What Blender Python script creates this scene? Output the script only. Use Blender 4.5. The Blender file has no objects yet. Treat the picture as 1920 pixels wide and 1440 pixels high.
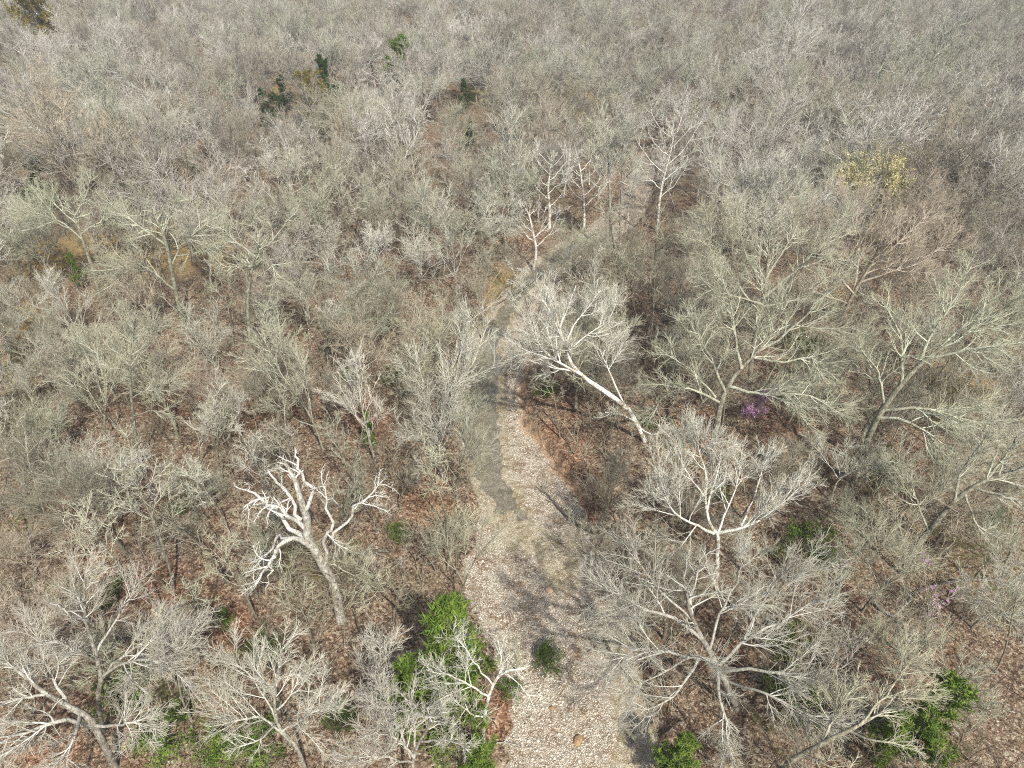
import bpy, math, random
import numpy as np
from mathutils import Vector

# ------------------------------------------------------------------ camera, world, sun, exposure
sc = bpy.context.scene
COL = sc.collection
CAM_H, PITCH, F = 45.0, math.radians(36.0), 1280.0      # metres above the creek bed, pitch below the horizon, focal length / 1920 px
cam = bpy.data.objects.new('camera', bpy.data.cameras.new('camera'))
COL.objects.link(cam)
cam.location = (0, 0, CAM_H)
cam.rotation_euler = (math.radians(90) - PITCH, 0, 0)
cam.data.sensor_width = 36
cam.data.lens = 24
cam.data.clip_start = 0.5
cam.data.clip_end = 6000
sc.camera = cam

SUN_EL, SUN_AZ = math.radians(50), math.radians(155)      # azimuth clockwise from +Y (the view direction)
w = bpy.data.worlds.new('World'); sc.world = w; w.use_nodes = True
nt = w.node_tree
sky = nt.nodes.new('ShaderNodeTexSky'); sky.sky_type = 'NISHITA'; sky.sun_disc = False
sky.sun_elevation = SUN_EL; sky.sun_rotation = SUN_AZ
sky.air_density = 1.0; sky.dust_density = 3.0; sky.ozone_density = 1.0
bg = nt.nodes['Background']; bg.inputs[1].default_value = 0.12
nt.links.new(sky.outputs[0], bg.inputs[0])
sun = bpy.data.objects.new('sun', bpy.data.lights.new('sun', 'SUN')); COL.objects.link(sun)
sun.data.energy = 4.8; sun.data.angle = math.radians(1.2); sun.data.color = (1.0, 0.96, 0.885)
sd = Vector((math.sin(SUN_AZ) * math.cos(SUN_EL), math.cos(SUN_AZ) * math.cos(SUN_EL), math.sin(SUN_EL)))
sun.rotation_euler = sd.to_track_quat('Z', 'Y').to_euler()
sc.view_settings.view_transform = 'Standard'; sc.view_settings.look = 'None'
sc.view_settings.exposure = 0.6; sc.view_settings.gamma = 1.0
sc.render.engine = 'CYCLES'
sc.cycles.max_bounces = 4; sc.cycles.diffuse_bounces = 2; sc.cycles.glossy_bounces = 2
sc.cycles.transparent_max_bounces = 6; sc.cycles.volume_bounces = 0
sc.cycles.use_denoising = False
sc.cycles.pixel_filter_type = 'BLACKMAN_HARRIS'; sc.cycles.filter_width = 1.1
sc.cycles.caustics_reflective = False; sc.cycles.caustics_refractive = False

# ------------------------------------------------------------------ picture <-> world helpers
SP, CP = math.sin(PITCH), math.cos(PITCH)
def ray(px, py):
    x, y = (px - 960) / F, (720 - py) / F
    return np.array([x, CP + y * SP, -SP + y * CP])
def at_z(px, py, z):
    d = ray(px, py); t = (z - CAM_H) / d[2]
    return np.array([d[0] * t, d[1] * t, z])
def at_y(px, py, Y):
    d = ray(px, py); t = Y / d[1]
    return np.array([d[0] * t, Y, CAM_H + d[2] * t])
def project(X, Y, Z):
    dz = Z - CAM_H
    depth = Y * CP - dz * SP
    up = Y * SP + dz * CP
    depth = np.where(depth < 1e-3, 1e-3, depth)
    return 960 + F * X / depth, 720 - F * up / depth, depth

def smooth(a, b, x):
    t = np.clip((x - a) / (b - a), 0, 1); return t * t * (3 - 2 * t)

_vr = np.random.default_rng(5)
_PERM = _vr.random((256, 256))
def vnoise(x, y):
    xi, yi = np.floor(x).astype(int), np.floor(y).astype(int)
    fx, fy = x - xi, y - yi
    fx = fx * fx * (3 - 2 * fx); fy = fy * fy * (3 - 2 * fy)
    a = _PERM[xi & 255, yi & 255]; b = _PERM[(xi + 1) & 255, yi & 255]
    c = _PERM[xi & 255, (yi + 1) & 255]; d = _PERM[(xi + 1) & 255, (yi + 1) & 255]
    return (a * (1 - fx) + b * fx) * (1 - fy) + (c * (1 - fx) + d * fx) * fy

# creek edges read from the photograph on the plane of the gravel (picture row: left, right)
BED = [(2600, 820, 1500), (1500, 915, 1265), (1440, 940, 1248), (1380, 955, 1228), (1320, 962, 1208), (1260, 935, 1192), (1200, 915, 1187), (1150, 893, 1172), (1100, 872, 1150),
       (1050, 872, 1135), (1000, 896, 1120), (950, 898, 1092), (900, 885, 1056), (850, 870, 1018), (800, 866, 985), (750, 866, 975), (700, 878, 985),
       (650, 888, 992), (600, 912, 1002), (560, 930, 1012), (530, 955, 1040), (500, 985, 1085), (480, 1010, 1115), (450, 1060, 1160), (420, 1110, 1195),
       (390, 1150, 1215), (360, 1172, 1222), (330, 1182, 1225), (300, 1190, 1220), (270, 1203, 1205)]
WET = [(2600, 1100, 1500), (1500, 1150, 1270), (1440, 1152, 1250), (1380, 1152, 1232), (1320, 1150, 1212), (1260, 1146, 1195), (1200, 1133, 1178), (1160, 1128, 1152), (1140, 1133, 1134),
       (1120, 1062, 1064), (1100, 1030, 1092), (1050, 968, 1086), (1000, 936, 1046), (950, 908, 1006), (900, 880, 968), (850, 862, 958), (800, 858, 951), (750, 858, 950),
       (700, 872, 951), (650, 882, 948), (600, 905, 968), (560, 935, 990), (530, 962, 1022), (500, 992, 1060), (470, 1028, 1095), (440, 1088, 1120), (420, 1110, 1112)]
def edges(tab, py):
    t = np.array(sorted(tab)); return np.interp(py, t[:, 0], t[:, 1]), np.interp(py, t[:, 0], t[:, 2])
def creek_dist(X, Y):
    """metres inside (+) / outside (-) of the bed and of the wet part, and how far right or left"""
    px, py, dep = project(X, Y, np.zeros_like(X))
    s = dep / F
    L, R = edges(BED, py); l, r = edges(WET, py)
    jag = (vnoise(X * .9, Y * .9) - .5) * 1.3 + (vnoise(X * 3.1 + 9, Y * 3.1) - .5) * .5
    d = np.minimum(px - L, R - px) * s
    up = smooth(262, 300, py)
    d = np.where(py < 265, -20, d)
    dw = np.minimum(px - l, r - px) * s
    dw = np.where(py < 420, -20, dw)
    dw = dw - smooth(905, 960, py) * smooth(1140, 1100, py) * (vnoise(X * 1.1 + 31, Y * .8) - .30) * 2.6
    side = np.where(px - L > R - px, 1, -1)
    return d + jag * .6, dw + jag * .55, side
def pool_dist(X, Y, dw):
    """metres inside the standing water: the long pool, and two small puddles near the bottom of the picture"""
    px, py, dep = project(X, Y, np.zeros_like(X)); s = dep / F
    q = dw - 1.0 - 1.2 * smooth(960, 1040, py)
    q = np.where(py > 1075, -5, q)
    for a, b, rx, ry in ((1172, 1360, 15, 26), (1160, 1395, 10, 10), (1012, 1040, 10, 26)):
        q = np.maximum(q, (1 - np.hypot((px - a) / rx, (py - b) / ry)) * rx * s)
    return q
def terrain(X, Y):
    X = np.asarray(X, float); Y = np.asarray(Y, float)
    d, dw, side = creek_dist(X, Y)
    o = -d
    bank = np.where(side > 0, 1.25 * smooth(0.0, 1.3, o) + .5 * smooth(1.5, 6, o), .55 * smooth(-.2, 1.8, o) + .9 * smooth(1.5, 7, o))
    und = (vnoise(X * .05 + 3, Y * .05) - .5) * 2.2 + (vnoise(X * .18, Y * .18 + 7) - .5) * .6 + (vnoise(X * .9, Y * .9) - .5) * .12
    z = bank + und * smooth(.5, 14, o)
    z = z + (vnoise(X * 1.4 + 5, Y * 1.4) - .5) * .10
    z = z - (.05 * smooth(-.3, .5, dw) + .22 * smooth(-.25, .9, pool_dist(X, Y, dw))) * (d > -1.2)
    far = np.hypot(X, Y)
    z = z + smooth(250, 800, far) * 6 * (vnoise(X * .006, Y * .006))
    return z
WATER_Z = -0.085
def tz(x, y): return float(terrain(np.array([x]), np.array([y]))[0])

# ------------------------------------------------------------------ materials
def new_mat(name):
    m = bpy.data.materials.new(name); m.use_nodes = True
    n = m.node_tree; n.nodes.clear()
    return m, n
def N(n, t, **kw):
    x = n.nodes.new(t)
    for k, v in kw.items(): setattr(x, k, v)
    return x
def ramp(n, fac, stops, interp='LINEAR'):
    r = N(n, 'ShaderNodeValToRGB'); r.color_ramp.interpolation = interp
    e = r.color_ramp.elements
    while len(e) < len(stops): e.new(0.5)
    for i, (p, c) in enumerate(stops):
        e[i].position = p; e[i].color = (*c, 1)
    n.links.new(fac, r.inputs[0]); return r.outputs[0]
def mix(n, f, a, b, mode='MIX'):
    m = N(n, 'ShaderNodeMix', data_type='RGBA', blend_type=mode)
    if isinstance(f, (int, float)): m.inputs[0].default_value = f
    else: n.links.new(f, m.inputs[0])
    for i, v in ((6, a), (7, b)):
        if isinstance(v, tuple): m.inputs[i].default_value = (*v, 1)
        else: n.links.new(v, m.inputs[i])
    return m.outputs[2]
def mth(n, op, a, b=None, clamp=False):
    m = N(n, 'ShaderNodeMath', operation=op, use_clamp=clamp)
    for i, v in enumerate((a, b)):
        if v is None: continue
        if isinstance(v, (int, float)): m.inputs[i].default_value = v
        else: n.links.new(v, m.inputs[i])
    return m.outputs[0]
def mr(n, v, a, b, c=0, d=1):
    m = N(n, 'ShaderNodeMapRange', interpolation_type='SMOOTHSTEP'); n.links.new(v, m.inputs[0])
    for i, q in enumerate((a, b, c, d)): m.inputs[i + 1].default_value = q
    return m.outputs[0]
def noise(n, co, scale, detail=3, rough=.55):
    t = N(n, 'ShaderNodeTexNoise'); t.inputs['Scale'].default_value = scale; t.inputs['Detail'].default_value = detail
    t.inputs['Roughness'].default_value = rough; n.links.new(co, t.inputs['Vector']); return t.outputs[0]
def principled(n, col, rough=.9, normal=None, spec=.2):
    b = N(n, 'ShaderNodeBsdfPrincipled'); b.inputs['Roughness'].default_value = rough
    b.inputs['Specular IOR Level'].default_value = spec
    if isinstance(col, tuple): b.inputs['Base Color'].default_value = (*col, 1)
    else: n.links.new(col, b.inputs['Base Color'])
    if normal is not None: n.links.new(normal, b.inputs['Normal'])
    o = N(n, 'ShaderNodeOutputMaterial'); n.links.new(b.outputs[0], o.inputs[0]); return b
def attr(n, name, out='Fac'):
    a = N(n, 'ShaderNodeAttribute', attribute_name=name); return a.outputs[out]

def mat_ground():
    m, n = new_mat('forest_floor')
    co = N(n, 'ShaderNodeNewGeometry').outputs['Position']
    def leaves(scale, seed):
        mp = N(n, 'ShaderNodeMapping'); mp.inputs['Location'].default_value = (seed, seed * 2, 0); n.links.new(co, mp.inputs[0])
        v = N(n, 'ShaderNodeTexVoronoi', feature='F1'); v.inputs['Scale'].default_value = scale; n.links.new(mp.outputs[0], v.inputs['Vector'])
        s = N(n, 'ShaderNodeSeparateColor'); n.links.new(v.outputs['Color'], s.inputs[0])
        return v, s
    v1, s1 = leaves(5.5, 0); v2, s2 = leaves(11.0, 4.3)
    leaf = ramp(n, s1.outputs[0], [(0, (.045, .030, .023)), (.2, (.10, .062, .045)), (.42, (.20, .125, .09)), (.60, (.30, .21, .16)), (.76, (.40, .30, .24)), (.90, (.54, .45, .38)), (1, (.72, .66, .60))])
    leaf2 = ramp(n, s2.outputs[1], [(0, (.035, .025, .02)), (.3, (.12, .078, .058)), (.6, (.25, .17, .13)), (.85, (.40, .31, .25)), (1, (.70, .64, .57))])
    c = mix(n, .5, leaf, leaf2)
    # patches: redder damp litter, paler dry litter
    big = noise(n, co, .16, 4, .6); big2 = noise(n, co, .5, 4, .65); fine = noise(n, co, 2.2, 3, .6)
    c = mix(n, mr(n, big, .48, .66, 0, .55), c, mix(n, 1.0, c, (1.06, .88, .78), 'MULTIPLY'))
    c = mix(n, mr(n, big2, .52, .72, 0, .6), c, mix(n, 1.0, c, (.62, .55, .50), 'MULTIPLY'))
    c = mix(n, mr(n, fine, .3, .7, 0, .45), c, mix(n, 1.0, c, (1.25, 1.2, 1.1), 'MULTIPLY'))
    # moss and dry grass areas
    gr = attr(n, 'grass'); oc = attr(n, 'ochre'); rd = attr(n, 'red')
    gcol = ramp(n, noise(n, co, 7, 2, .7), [(.25, (.05, .06, .02)), (.5, (.14, .145, .05)), (.75, (.27, .25, .11))])
    ocol = ramp(n, noise(n, co, 6, 2, .7), [(.25, (.19, .12, .05)), (.5, (.42, .30, .13)), (.75, (.62, .50, .26))])
    brk = mr(n, noise(n, co, 1.6, 4, .7), .42, .60)
    c = mix(n, mth(n, 'MULTIPLY', mth(n, 'MULTIPLY', gr, brk), .85), c, gcol)
    c = mix(n, mth(n, 'MULTIPLY', mth(n, 'MULTIPLY', oc, mr(n, noise(n, co, 1.6, 4, .7), .34, .5)), 1.0), c, ocol)
    c = mix(n, mth(n, 'MULTIPLY', rd, .75), c, mix(n, 1.0, c, (1.12, .82, .70), 'MULTIPLY'))
    moss = mr(n, noise(n, co, .33, 5, .7), .60, .72)
    c = mix(n, mth(n, 'MULTIPLY', moss, .75), c, gcol)
    hs = N(n, 'ShaderNodeHueSaturation'); hs.inputs['Saturation'].default_value = .94; n.links.new(c, hs.inputs['Color']); c = mix(n, 1.0, hs.outputs[0], (.62, .62, .535), 'MULTIPLY')
    # gravel
    g1, t1 = leaves(11.0, 2.2); g2, t2 = leaves(9.0, 7.7)
    stone = ramp(n, t1.outputs[0], [(0, (.25, .22, .165)), (.3, (.40, .365, .295)), (.65, (.49, .45, .37)), (.92, (.57, .53, .45)), (1, (.40, .30, .19))])
    gap = mr(n, g1.outputs['Distance'], .38, .62)
    stone = mix(n, mth(n, 'MULTIPLY', gap, .6), stone, (.13, .10, .065))
    stone = mix(n, mr(n, mth(n, 'ADD', mth(n, 'MULTIPLY', big2, .5), mth(n, 'MULTIPLY', fine, .5)), .42, .62, 0, .85), stone, mix(n, 1.0, stone, (.52, .40, .31), 'MULTIPLY'))
    gm = attr(n, 'gravel')
    gf = mr(n, mth(n, 'ADD', gm, mth(n, 'MULTIPLY', mth(n, 'SUBTRACT', noise(n, co, 1.3, 4, .7), .5), 1.1)), .40, .60)
    c = mix(n, gf, c, stone)
    # bed under water: algae and silt
    wm = attr(n, 'wet')
    silt = ramp(n, noise(n, co, 1.5, 6, .8), [(.32, (.17, .145, .08)), (.5, (.36, .32, .20)), (.66, (.56, .52, .42))])
    silt = mix(n, .62, silt, stone)
    silt = mix(n, mr(n, noise(n, co, .55, 5, .7), .50, .62, 0, .75), silt, mix(n, 1.0, silt, (.62, .62, .48), 'MULTIPLY'))
    c = mix(n, mth(n, 'MULTIPLY', wm, .9), c, silt)
    # bare clay of the cut bank
    cl = attr(n, 'clay')
    c = mix(n, mth(n, 'MULTIPLY', cl, mr(n, fine, .35, .6, .3, 1)), c, ramp(n, noise(n, co, 5, 3), [(.3, (.24, .15, .09)), (.7, (.50, .35, .22))]))
    bp = N(n, 'ShaderNodeBump'); bp.inputs['Strength'].default_value = .9; bp.inputs['Distance'].default_value = .06
    n.links.new(mth(n, 'ADD', mth(n, 'ADD', s1.outputs[1], s2.outputs[2]), mth(n, 'MULTIPLY', g1.outputs['Distance'], -1.0)), bp.inputs['Height'])
    principled(n, c, .95, bp.outputs[0], .1)
    return m
def mat_water():
    m, n = new_mat('creek_water')
    co = N(n, 'ShaderNodeNewGeometry').outputs['Position']
    bp = N(n, 'ShaderNodeBump'); bp.inputs['Strength'].default_value = .06; bp.inputs['Distance'].default_value = .02
    n.links.new(noise(n, co, 2.5, 3), bp.inputs['Height'])
    tr = N(n, 'ShaderNodeBsdfTransparent'); tr.inputs[0].default_value = (.97, .97, .93, 1)
    gl = N(n, 'ShaderNodeBsdfGlossy'); gl.inputs['Roughness'].default_value = .06; n.links.new(bp.outputs[0], gl.inputs['Normal'])
    df = N(n, 'ShaderNodeBsdfDiffuse'); df.inputs[0].default_value = (.50, .50, .44, 1)
    mx0 = N(n, 'ShaderNodeMixShader'); mx0.inputs[0].default_value = .05
    n.links.new(tr.outputs[0], mx0.inputs[1]); n.links.new(df.outputs[0], mx0.inputs[2])
    fr = N(n, 'ShaderNodeFresnel'); fr.inputs[0].default_value = 1.45; n.links.new(bp.outputs[0], fr.inputs['Normal'])
    f = mth(n, 'MULTIPLY', fr.outputs[0], 2.2, True)
    mx = N(n, 'ShaderNodeMixShader'); n.links.new(f, mx.inputs[0]); n.links.new(mx0.outputs[0], mx.inputs[1]); n.links.new(gl.outputs[0], mx.inputs[2])
    o = N(n, 'ShaderNodeOutputMaterial'); n.links.new(mx.outputs[0], o.inputs[0])
    return m
def mat_bark(name, trunk_dark, patchy=.5, use_obj=True, base=(.45, .44, .40)):
    """bark: object colour for the limbs, darker furrowed bark low on the trunk (attribute lv: 0 trunk .. 1 twigs)"""
    m, n = new_mat(name)
    co = N(n, 'ShaderNodeTexCoord').outputs['Object']
    oi = N(n, 'ShaderNodeObjectInfo')
    lv = attr(n, 'lv')
    if use_obj: c = oi.outputs['Color']
    else:
        c = ramp(n, oi.outputs['Random'], base)
    tw = mix(n, 1.0, c, (.80, .765, .685), 'MULTIPLY')
    c2 = mix(n, mr(n, lv, .6, 1.0), c, tw)
    c2 = mix(n, mr(n, lv, .7, .3), c2, mix(n, 1.0, c2, (1.16, 1.16, 1.15), 'MULTIPLY'))
    dk = mix(n, 1.0, c, trunk_dark, 'MULTIPLY')
    p = noise(n, co, 1.7, 4, .7)
    f = mth(n, 'MULTIPLY', mr(n, p, .5 - patchy * .4, .62), mr(n, lv, .55, .15))
    c3 = mix(n, f, c2, dk)
    c3 = mix(n, mr(n, noise(n, co, .8, 3), .35, .65, 0, .5), c3, mix(n, 1.0, c3, (.80, .83, .76), 'MULTIPLY'))
    stt = N(n, 'ShaderNodeMapping'); stt.inputs['Scale'].default_value = (7, 7, 2.2); n.links.new(co, stt.inputs[0])
    fur = noise(n, stt.outputs[0], 1.6, 4, .75)
    c3 = mix(n, mth(n, 'MULTIPLY', mr(n, fur, .44, .60), mr(n, lv, .85, .2, 0, .95)), c3, mix(n, 1.0, c3, (.46, .44, .40), 'MULTIPLY'))
    bp = N(n, 'ShaderNodeBump'); bp.inputs['Strength'].default_value = .6; bp.inputs['Distance'].default_value = .04; n.links.new(fur, bp.inputs['Height'])
    principled(n, c3, .9, bp.outputs[0], .1)
    return m
def mat_leaf(name, stops, trans=.25):
    m, n = new_mat(name)
    co = N(n, 'ShaderNodeTexCoord').outputs['Object']
    f = mth(n, 'ADD', mth(n, 'MULTIPLY', attr(n, 'lv'), .6), mth(n, 'MULTIPLY', noise(n, co, 1.1, 3), .5))
    c = ramp(n, f, stops)
    d = N(n, 'ShaderNodeBsdfDiffuse'); n.links.new(c, d.inputs[0])
    t = N(n, 'ShaderNodeBsdfTranslucent'); n.links.new(c, t.inputs[0])
    x = N(n, 'ShaderNodeMixShader'); x.inputs[0].default_value = trans
    n.links.new(d.outputs[0], x.inputs[1]); n.links.new(t.outputs[0], x.inputs[2])
    o = N(n, 'ShaderNodeOutputMaterial'); n.links.new(x.outputs[0], o.inputs[0])
    return m
def mat_stone():
    m, n = new_mat('creek_stone')
    at = attr(n, 'lv'); co = N(n, 'ShaderNodeTexCoord').outputs['Object']
    c = ramp(n, at, [(0, (.25, .22, .17)), (.3, (.39, .36, .295)), (.65, (.48, .44, .365)), (.92, (.58, .54, .46)), (1, (.42, .31, .20))])
    c = mix(n, mr(n, noise(n, co, 3, 3), .4, .7, 0, .4), c, mix(n, 1.0, c, (.6, .52, .42), 'MULTIPLY'))
    principled(n, c, .9); return m

M_GROUND, M_WATER, M_STONE = mat_ground(), mat_water(), mat_stone()
M_BARK = mat_bark('lichen_bark', (.40, .37, .34), 1.0)
M_SYC = mat_bark('sycamore_bark', (.55, .46, .38), .15)
M_DEAD = mat_bark('weathered_dead_wood', (.50, .46, .42), .8)
M_FAR = mat_bark('far_bark', (.40, .36, .33), 1.0, False, [(0, (.43, .39, .34)), (.25, (.39, .41, .335)), (.45, (.56, .55, .52)), (.6, (.27, .25, .22)), (.8, (.46, .44, .42)), (1, (.66, .65, .62))])
M_BRUSH = mat_bark('brush_bark', (.6, .55, .5), .5, False, [(0, (.15, .12, .085)), (.3, (.23, .195, .145)), (.6, (.35, .31, .235)), (.8, (.25, .245, .17)), (1, (.54, .51, .43))])
M_CEDAR = mat_leaf('cedar_foliage', [(.1, (.022, .042, .012)), (.4, (.075, .125, .026)), (.7, (.155, .225, .042)), (1, (.28, .34, .09))])
M_CEDARD = mat_leaf('dark_cedar_foliage', [(.1, (.015, .035, .012)), (.45, (.035, .07, .022)), (1, (.08, .13, .04))])
M_CEDARO = mat_leaf('bronze_cedar_foliage', [(.1, (.07, .06, .012)), (.5, (.17, .14, .025)), (1, (.30, .24, .05))])
M_SHRUB = mat_leaf('shrub_foliage', [(.1, (.03, .05, .012)), (.5, (.085, .13, .03)), (1, (.17, .23, .06))])
M_BUD = mat_leaf('redbud_blossom', [(.1, (.24, .11, .21)), (.5, (.42, .23, .37)), (1, (.60, .42, .55))])
M_YEL = mat_leaf('yellow_blossom', [(.1, (.36, .33, .15)), (.5, (.58, .53, .26)), (1, (.70, .65, .38))])

# ------------------------------------------------------------------ mesh helpers
def make_mesh(name, V, Q, mat, lv=None, smooth_=True, tri=False, attrs=None):
    me = bpy.data.meshes.new(name)
    k = 3 if tri else 4
    me.vertices.add(len(V)); me.vertices.foreach_set('co', np.ascontiguousarray(V, np.float32).ravel())
    me.loops.add(len(Q) * k); me.loops.foreach_set('vertex_index', np.ascontiguousarray(Q, np.int32).ravel())
    me.polygons.add(len(Q)); me.polygons.foreach_set('loop_start', np.arange(0, len(Q) * k, k, dtype=np.int32))
    if smooth_: me.polygons.foreach_set('use_smooth', np.ones(len(Q), bool))
    at = dict(attrs or {})
    if lv is not None: at['lv'] = lv
    for a, v in at.items():
        me.attributes.new(a, 'FLOAT', 'POINT').data.foreach_set('value', np.ascontiguousarray(v, np.float32))
    me.update(calc_edges=True)
    if mat: me.materials.append(mat)
    return me
def tag(o, label=None, cat=None, group=None, kind=None):
    if label: o['label'] = label
    if cat: o['category'] = cat
    if group: o['group'] = group
    if kind: o['kind'] = kind
    return o
def link(name, me, parent=None):
    o = bpy.data.objects.new(name, me); COL.objects.link(o)
    if parent: o.parent = parent
    return o
def nrm(v): return v / np.maximum(np.linalg.norm(v, axis=-1, keepdims=True), 1e-9)

class Tubes:
    """collects tapered tubes as batches of polylines with equal point counts"""
    def __init__(s): s.b = []
    def add(s, P, R, lv, k): s.b.append((P, R, lv, k))
    def arrays(s):
        VV, QQ, LL = [], [], []; off = 0
        for P, R, lv, k in s.b:
            B, n, _ = P.shape
            if B == 0: continue
            T = np.empty_like(P); T[:, 1:-1] = P[:, 2:] - P[:, :-2]; T[:, 0] = P[:, 1] - P[:, 0]; T[:, -1] = P[:, -1] - P[:, -2]
            T = nrm(T)
            ref = np.where(np.abs(T[:, :1, 2:3]) > .9, np.array([1., 0, 0]), np.array([0, 0, 1.]))
            ref = np.broadcast_to(ref, T.shape)
            U = nrm(np.cross(T, ref)); W = np.cross(T, U)
            a = np.arange(k) * 2 * math.pi / k
            ring = P[:, :, None] + R[:, :, None, None] * (np.cos(a)[:, None] * U[:, :, None] + np.sin(a)[:, None] * W[:, :, None])
            VV.append(ring.reshape(-1, 3))
            LL.append(np.broadcast_to(np.asarray(lv, float).reshape(-1, 1, 1) if np.ndim(lv) else np.full((1, 1, 1), lv), (B, n, k)).reshape(-1))
            bi = np.arange(B)[:, None, None] * n * k; ni = np.arange(n - 1)[None, :, None] * k; ki = np.arange(k)[None, None]
            k2 = (ki + 1) % k
            q = np.stack([bi + ni + ki, bi + ni + k2, bi + ni + k + k2, bi + ni + k + ki], -1).reshape(-1, 4) + off
            QQ.append(q); off += B * n * k
        return np.concatenate(VV), np.concatenate(QQ), np.concatenate(LL)
    def mesh(s, name, mat):
        V, Q, L = s.arrays(); return make_mesh(name, V, Q, mat, L)

def grow(pos, d, length, rad, nseg, wig, trop, rng, taper=.25, away=None):
    """polylines from starts, all at once"""
    B = len(pos); P = np.empty((B, nseg + 1, 3)); P[:, 0] = pos; d = nrm(d.copy())
    drift = rng.normal(0, 1, (B, 3)) * wig * .5
    for i in range(nseg):
        d = d + rng.normal(0, 1, (B, 3)) * wig + drift
        d[:, 2] += trop
        if away is not None: d[:, :2] += away
        d = nrm(d); P[:, i + 1] = P[:, i] + d * (length / nseg)[:, None]
    t = np.linspace(0, 1, nseg + 1)
    R = rad[:, None] * (1 - (1 - taper) * t)[None]
    return P, R
def plen(P): return np.linalg.norm(np.diff(P, axis=1), axis=2).sum(1)
def sprout(P, R, m, t0, t1, ang, angs, ratio, nseg, wig, trop, rng, rr=.6, rmin=.008, tip=True, shape=.5, taper=.3, lenpow=1.0, out=0.0):
    """m children in all on the polylines P, spread by length"""
    L = plen(P); B, n, _ = P.shape
    w_ = L ** lenpow; cs = np.cumsum(w_) / w_.sum()
    idx = np.minimum(np.searchsorted(cs, (np.arange(m) + rng.random(m)) / m), B - 1)
    t = t0 + (t1 - t0) * rng.random(m) ** .8
    x = t * (n - 1); i = np.minimum(x.astype(int), n - 2); f = (x - i)[:, None]
    p = P[idx, i] * (1 - f) + P[idx, i + 1] * f
    T = nrm(P[idx, i + 1] - P[idx, i])
    r = R[idx, i] * (1 - f[:, 0]) + R[idx, i + 1] * f[:, 0]
    az = np.arange(m) * 2.399963 + rng.normal(0, .5, m)
    ref = np.where(np.abs(T[:, 2:3]) > .9, np.array([1., 0, 0]), np.array([0, 0, 1.]))
    U = nrm(np.cross(T, ref)); W = np.cross(T, U)
    a = np.radians(np.clip(rng.normal(ang, angs, m), 8, 110))
    S = U * np.cos(az)[:, None] + W * np.sin(az)[:, None]
    d = T * np.cos(a)[:, None] + S * np.sin(a)[:, None]
    d[:, 2] += out
    ln = L[idx] * ratio * (1 - shape * (t - t0) / max(t1 - t0, 1e-6)) * rng.uniform(.65, 1.3, m)
    return grow(p, d, ln, np.maximum(r * rr, rmin), nseg, wig, trop, rng, taper)

def resample(pts, rads, n, rng=None, jit=0):
    pts = np.asarray(pts, float); rads = np.asarray(rads, float)
    # Catmull-Rom through the points
    q = np.vstack([2 * pts[0] - pts[1], pts, 2 * pts[-1] - pts[-2]]); out = []
    m = len(pts) - 1
    for s in np.linspace(0, m, n):
        i = min(int(s), m - 1); u = s - i; a, b, c, d = q[i], q[i + 1], q[i + 2], q[i + 3]
        out.append(.5 * (2 * b + (c - a) * u + (2 * a - 5 * b + 4 * c - d) * u * u + (3 * b - a - 3 * c + d) * u ** 3))
    out = np.array(out)
    if jit and rng is not None: out[1:] += rng.normal(0, jit, (n - 1, 3))
    return out, np.interp(np.linspace(0, m, n), np.arange(m + 1), rads)

# ------------------------------------------------------------------ bare trees of several habits (local, base at origin)
def crown_levels(Pl, Rl, T, rng, nb, nt_, nw, tw=.012, trop=.06, fan=38, wig=.13, k2=1.0, ratio=(.55, .5, .5)):
    """branches, twigs and fine twigs on limbs Pl"""
    P2, R2 = sprout(Pl, Rl, nb, .22, 1, fan + 6, 12, ratio[0], 6, wig, trop, rng, .55, tw * 1.5, taper=.35)
    T.add(P2, R2, .55, 4)
    P3, R3 = sprout(P2, R2, nt_, .15, 1, fan, 12, ratio[1], 4, wig, trop, rng, .60, tw * 1.1, taper=.5)
    T.add(P3, R3, .78, 3)
    Pc = np.concatenate([P3, resamp_stack(P2, 5)]); Rc = np.concatenate([R3, resamp_stack(R2[..., None], 5)[..., 0]])
    P4, R4 = sprout(Pc, Rc, nw, .1, 1, fan, 14, ratio[2], 3, wig * 1.1, trop * 1.3, rng, .6, tw, taper=.6, lenpow=.8)
    P4 = P4; T.add(P4, np.minimum(R4, tw * 1.05), 1.0, 3)
def resamp_stack(A, n):
    m = A.shape[1]; x = np.linspace(0, m - 1, n); i = np.minimum(x.astype(int), m - 2); f = (x - i)[None, :, None]
    return A[:, i] * (1 - f) + A[:, i + 1] * f

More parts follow.
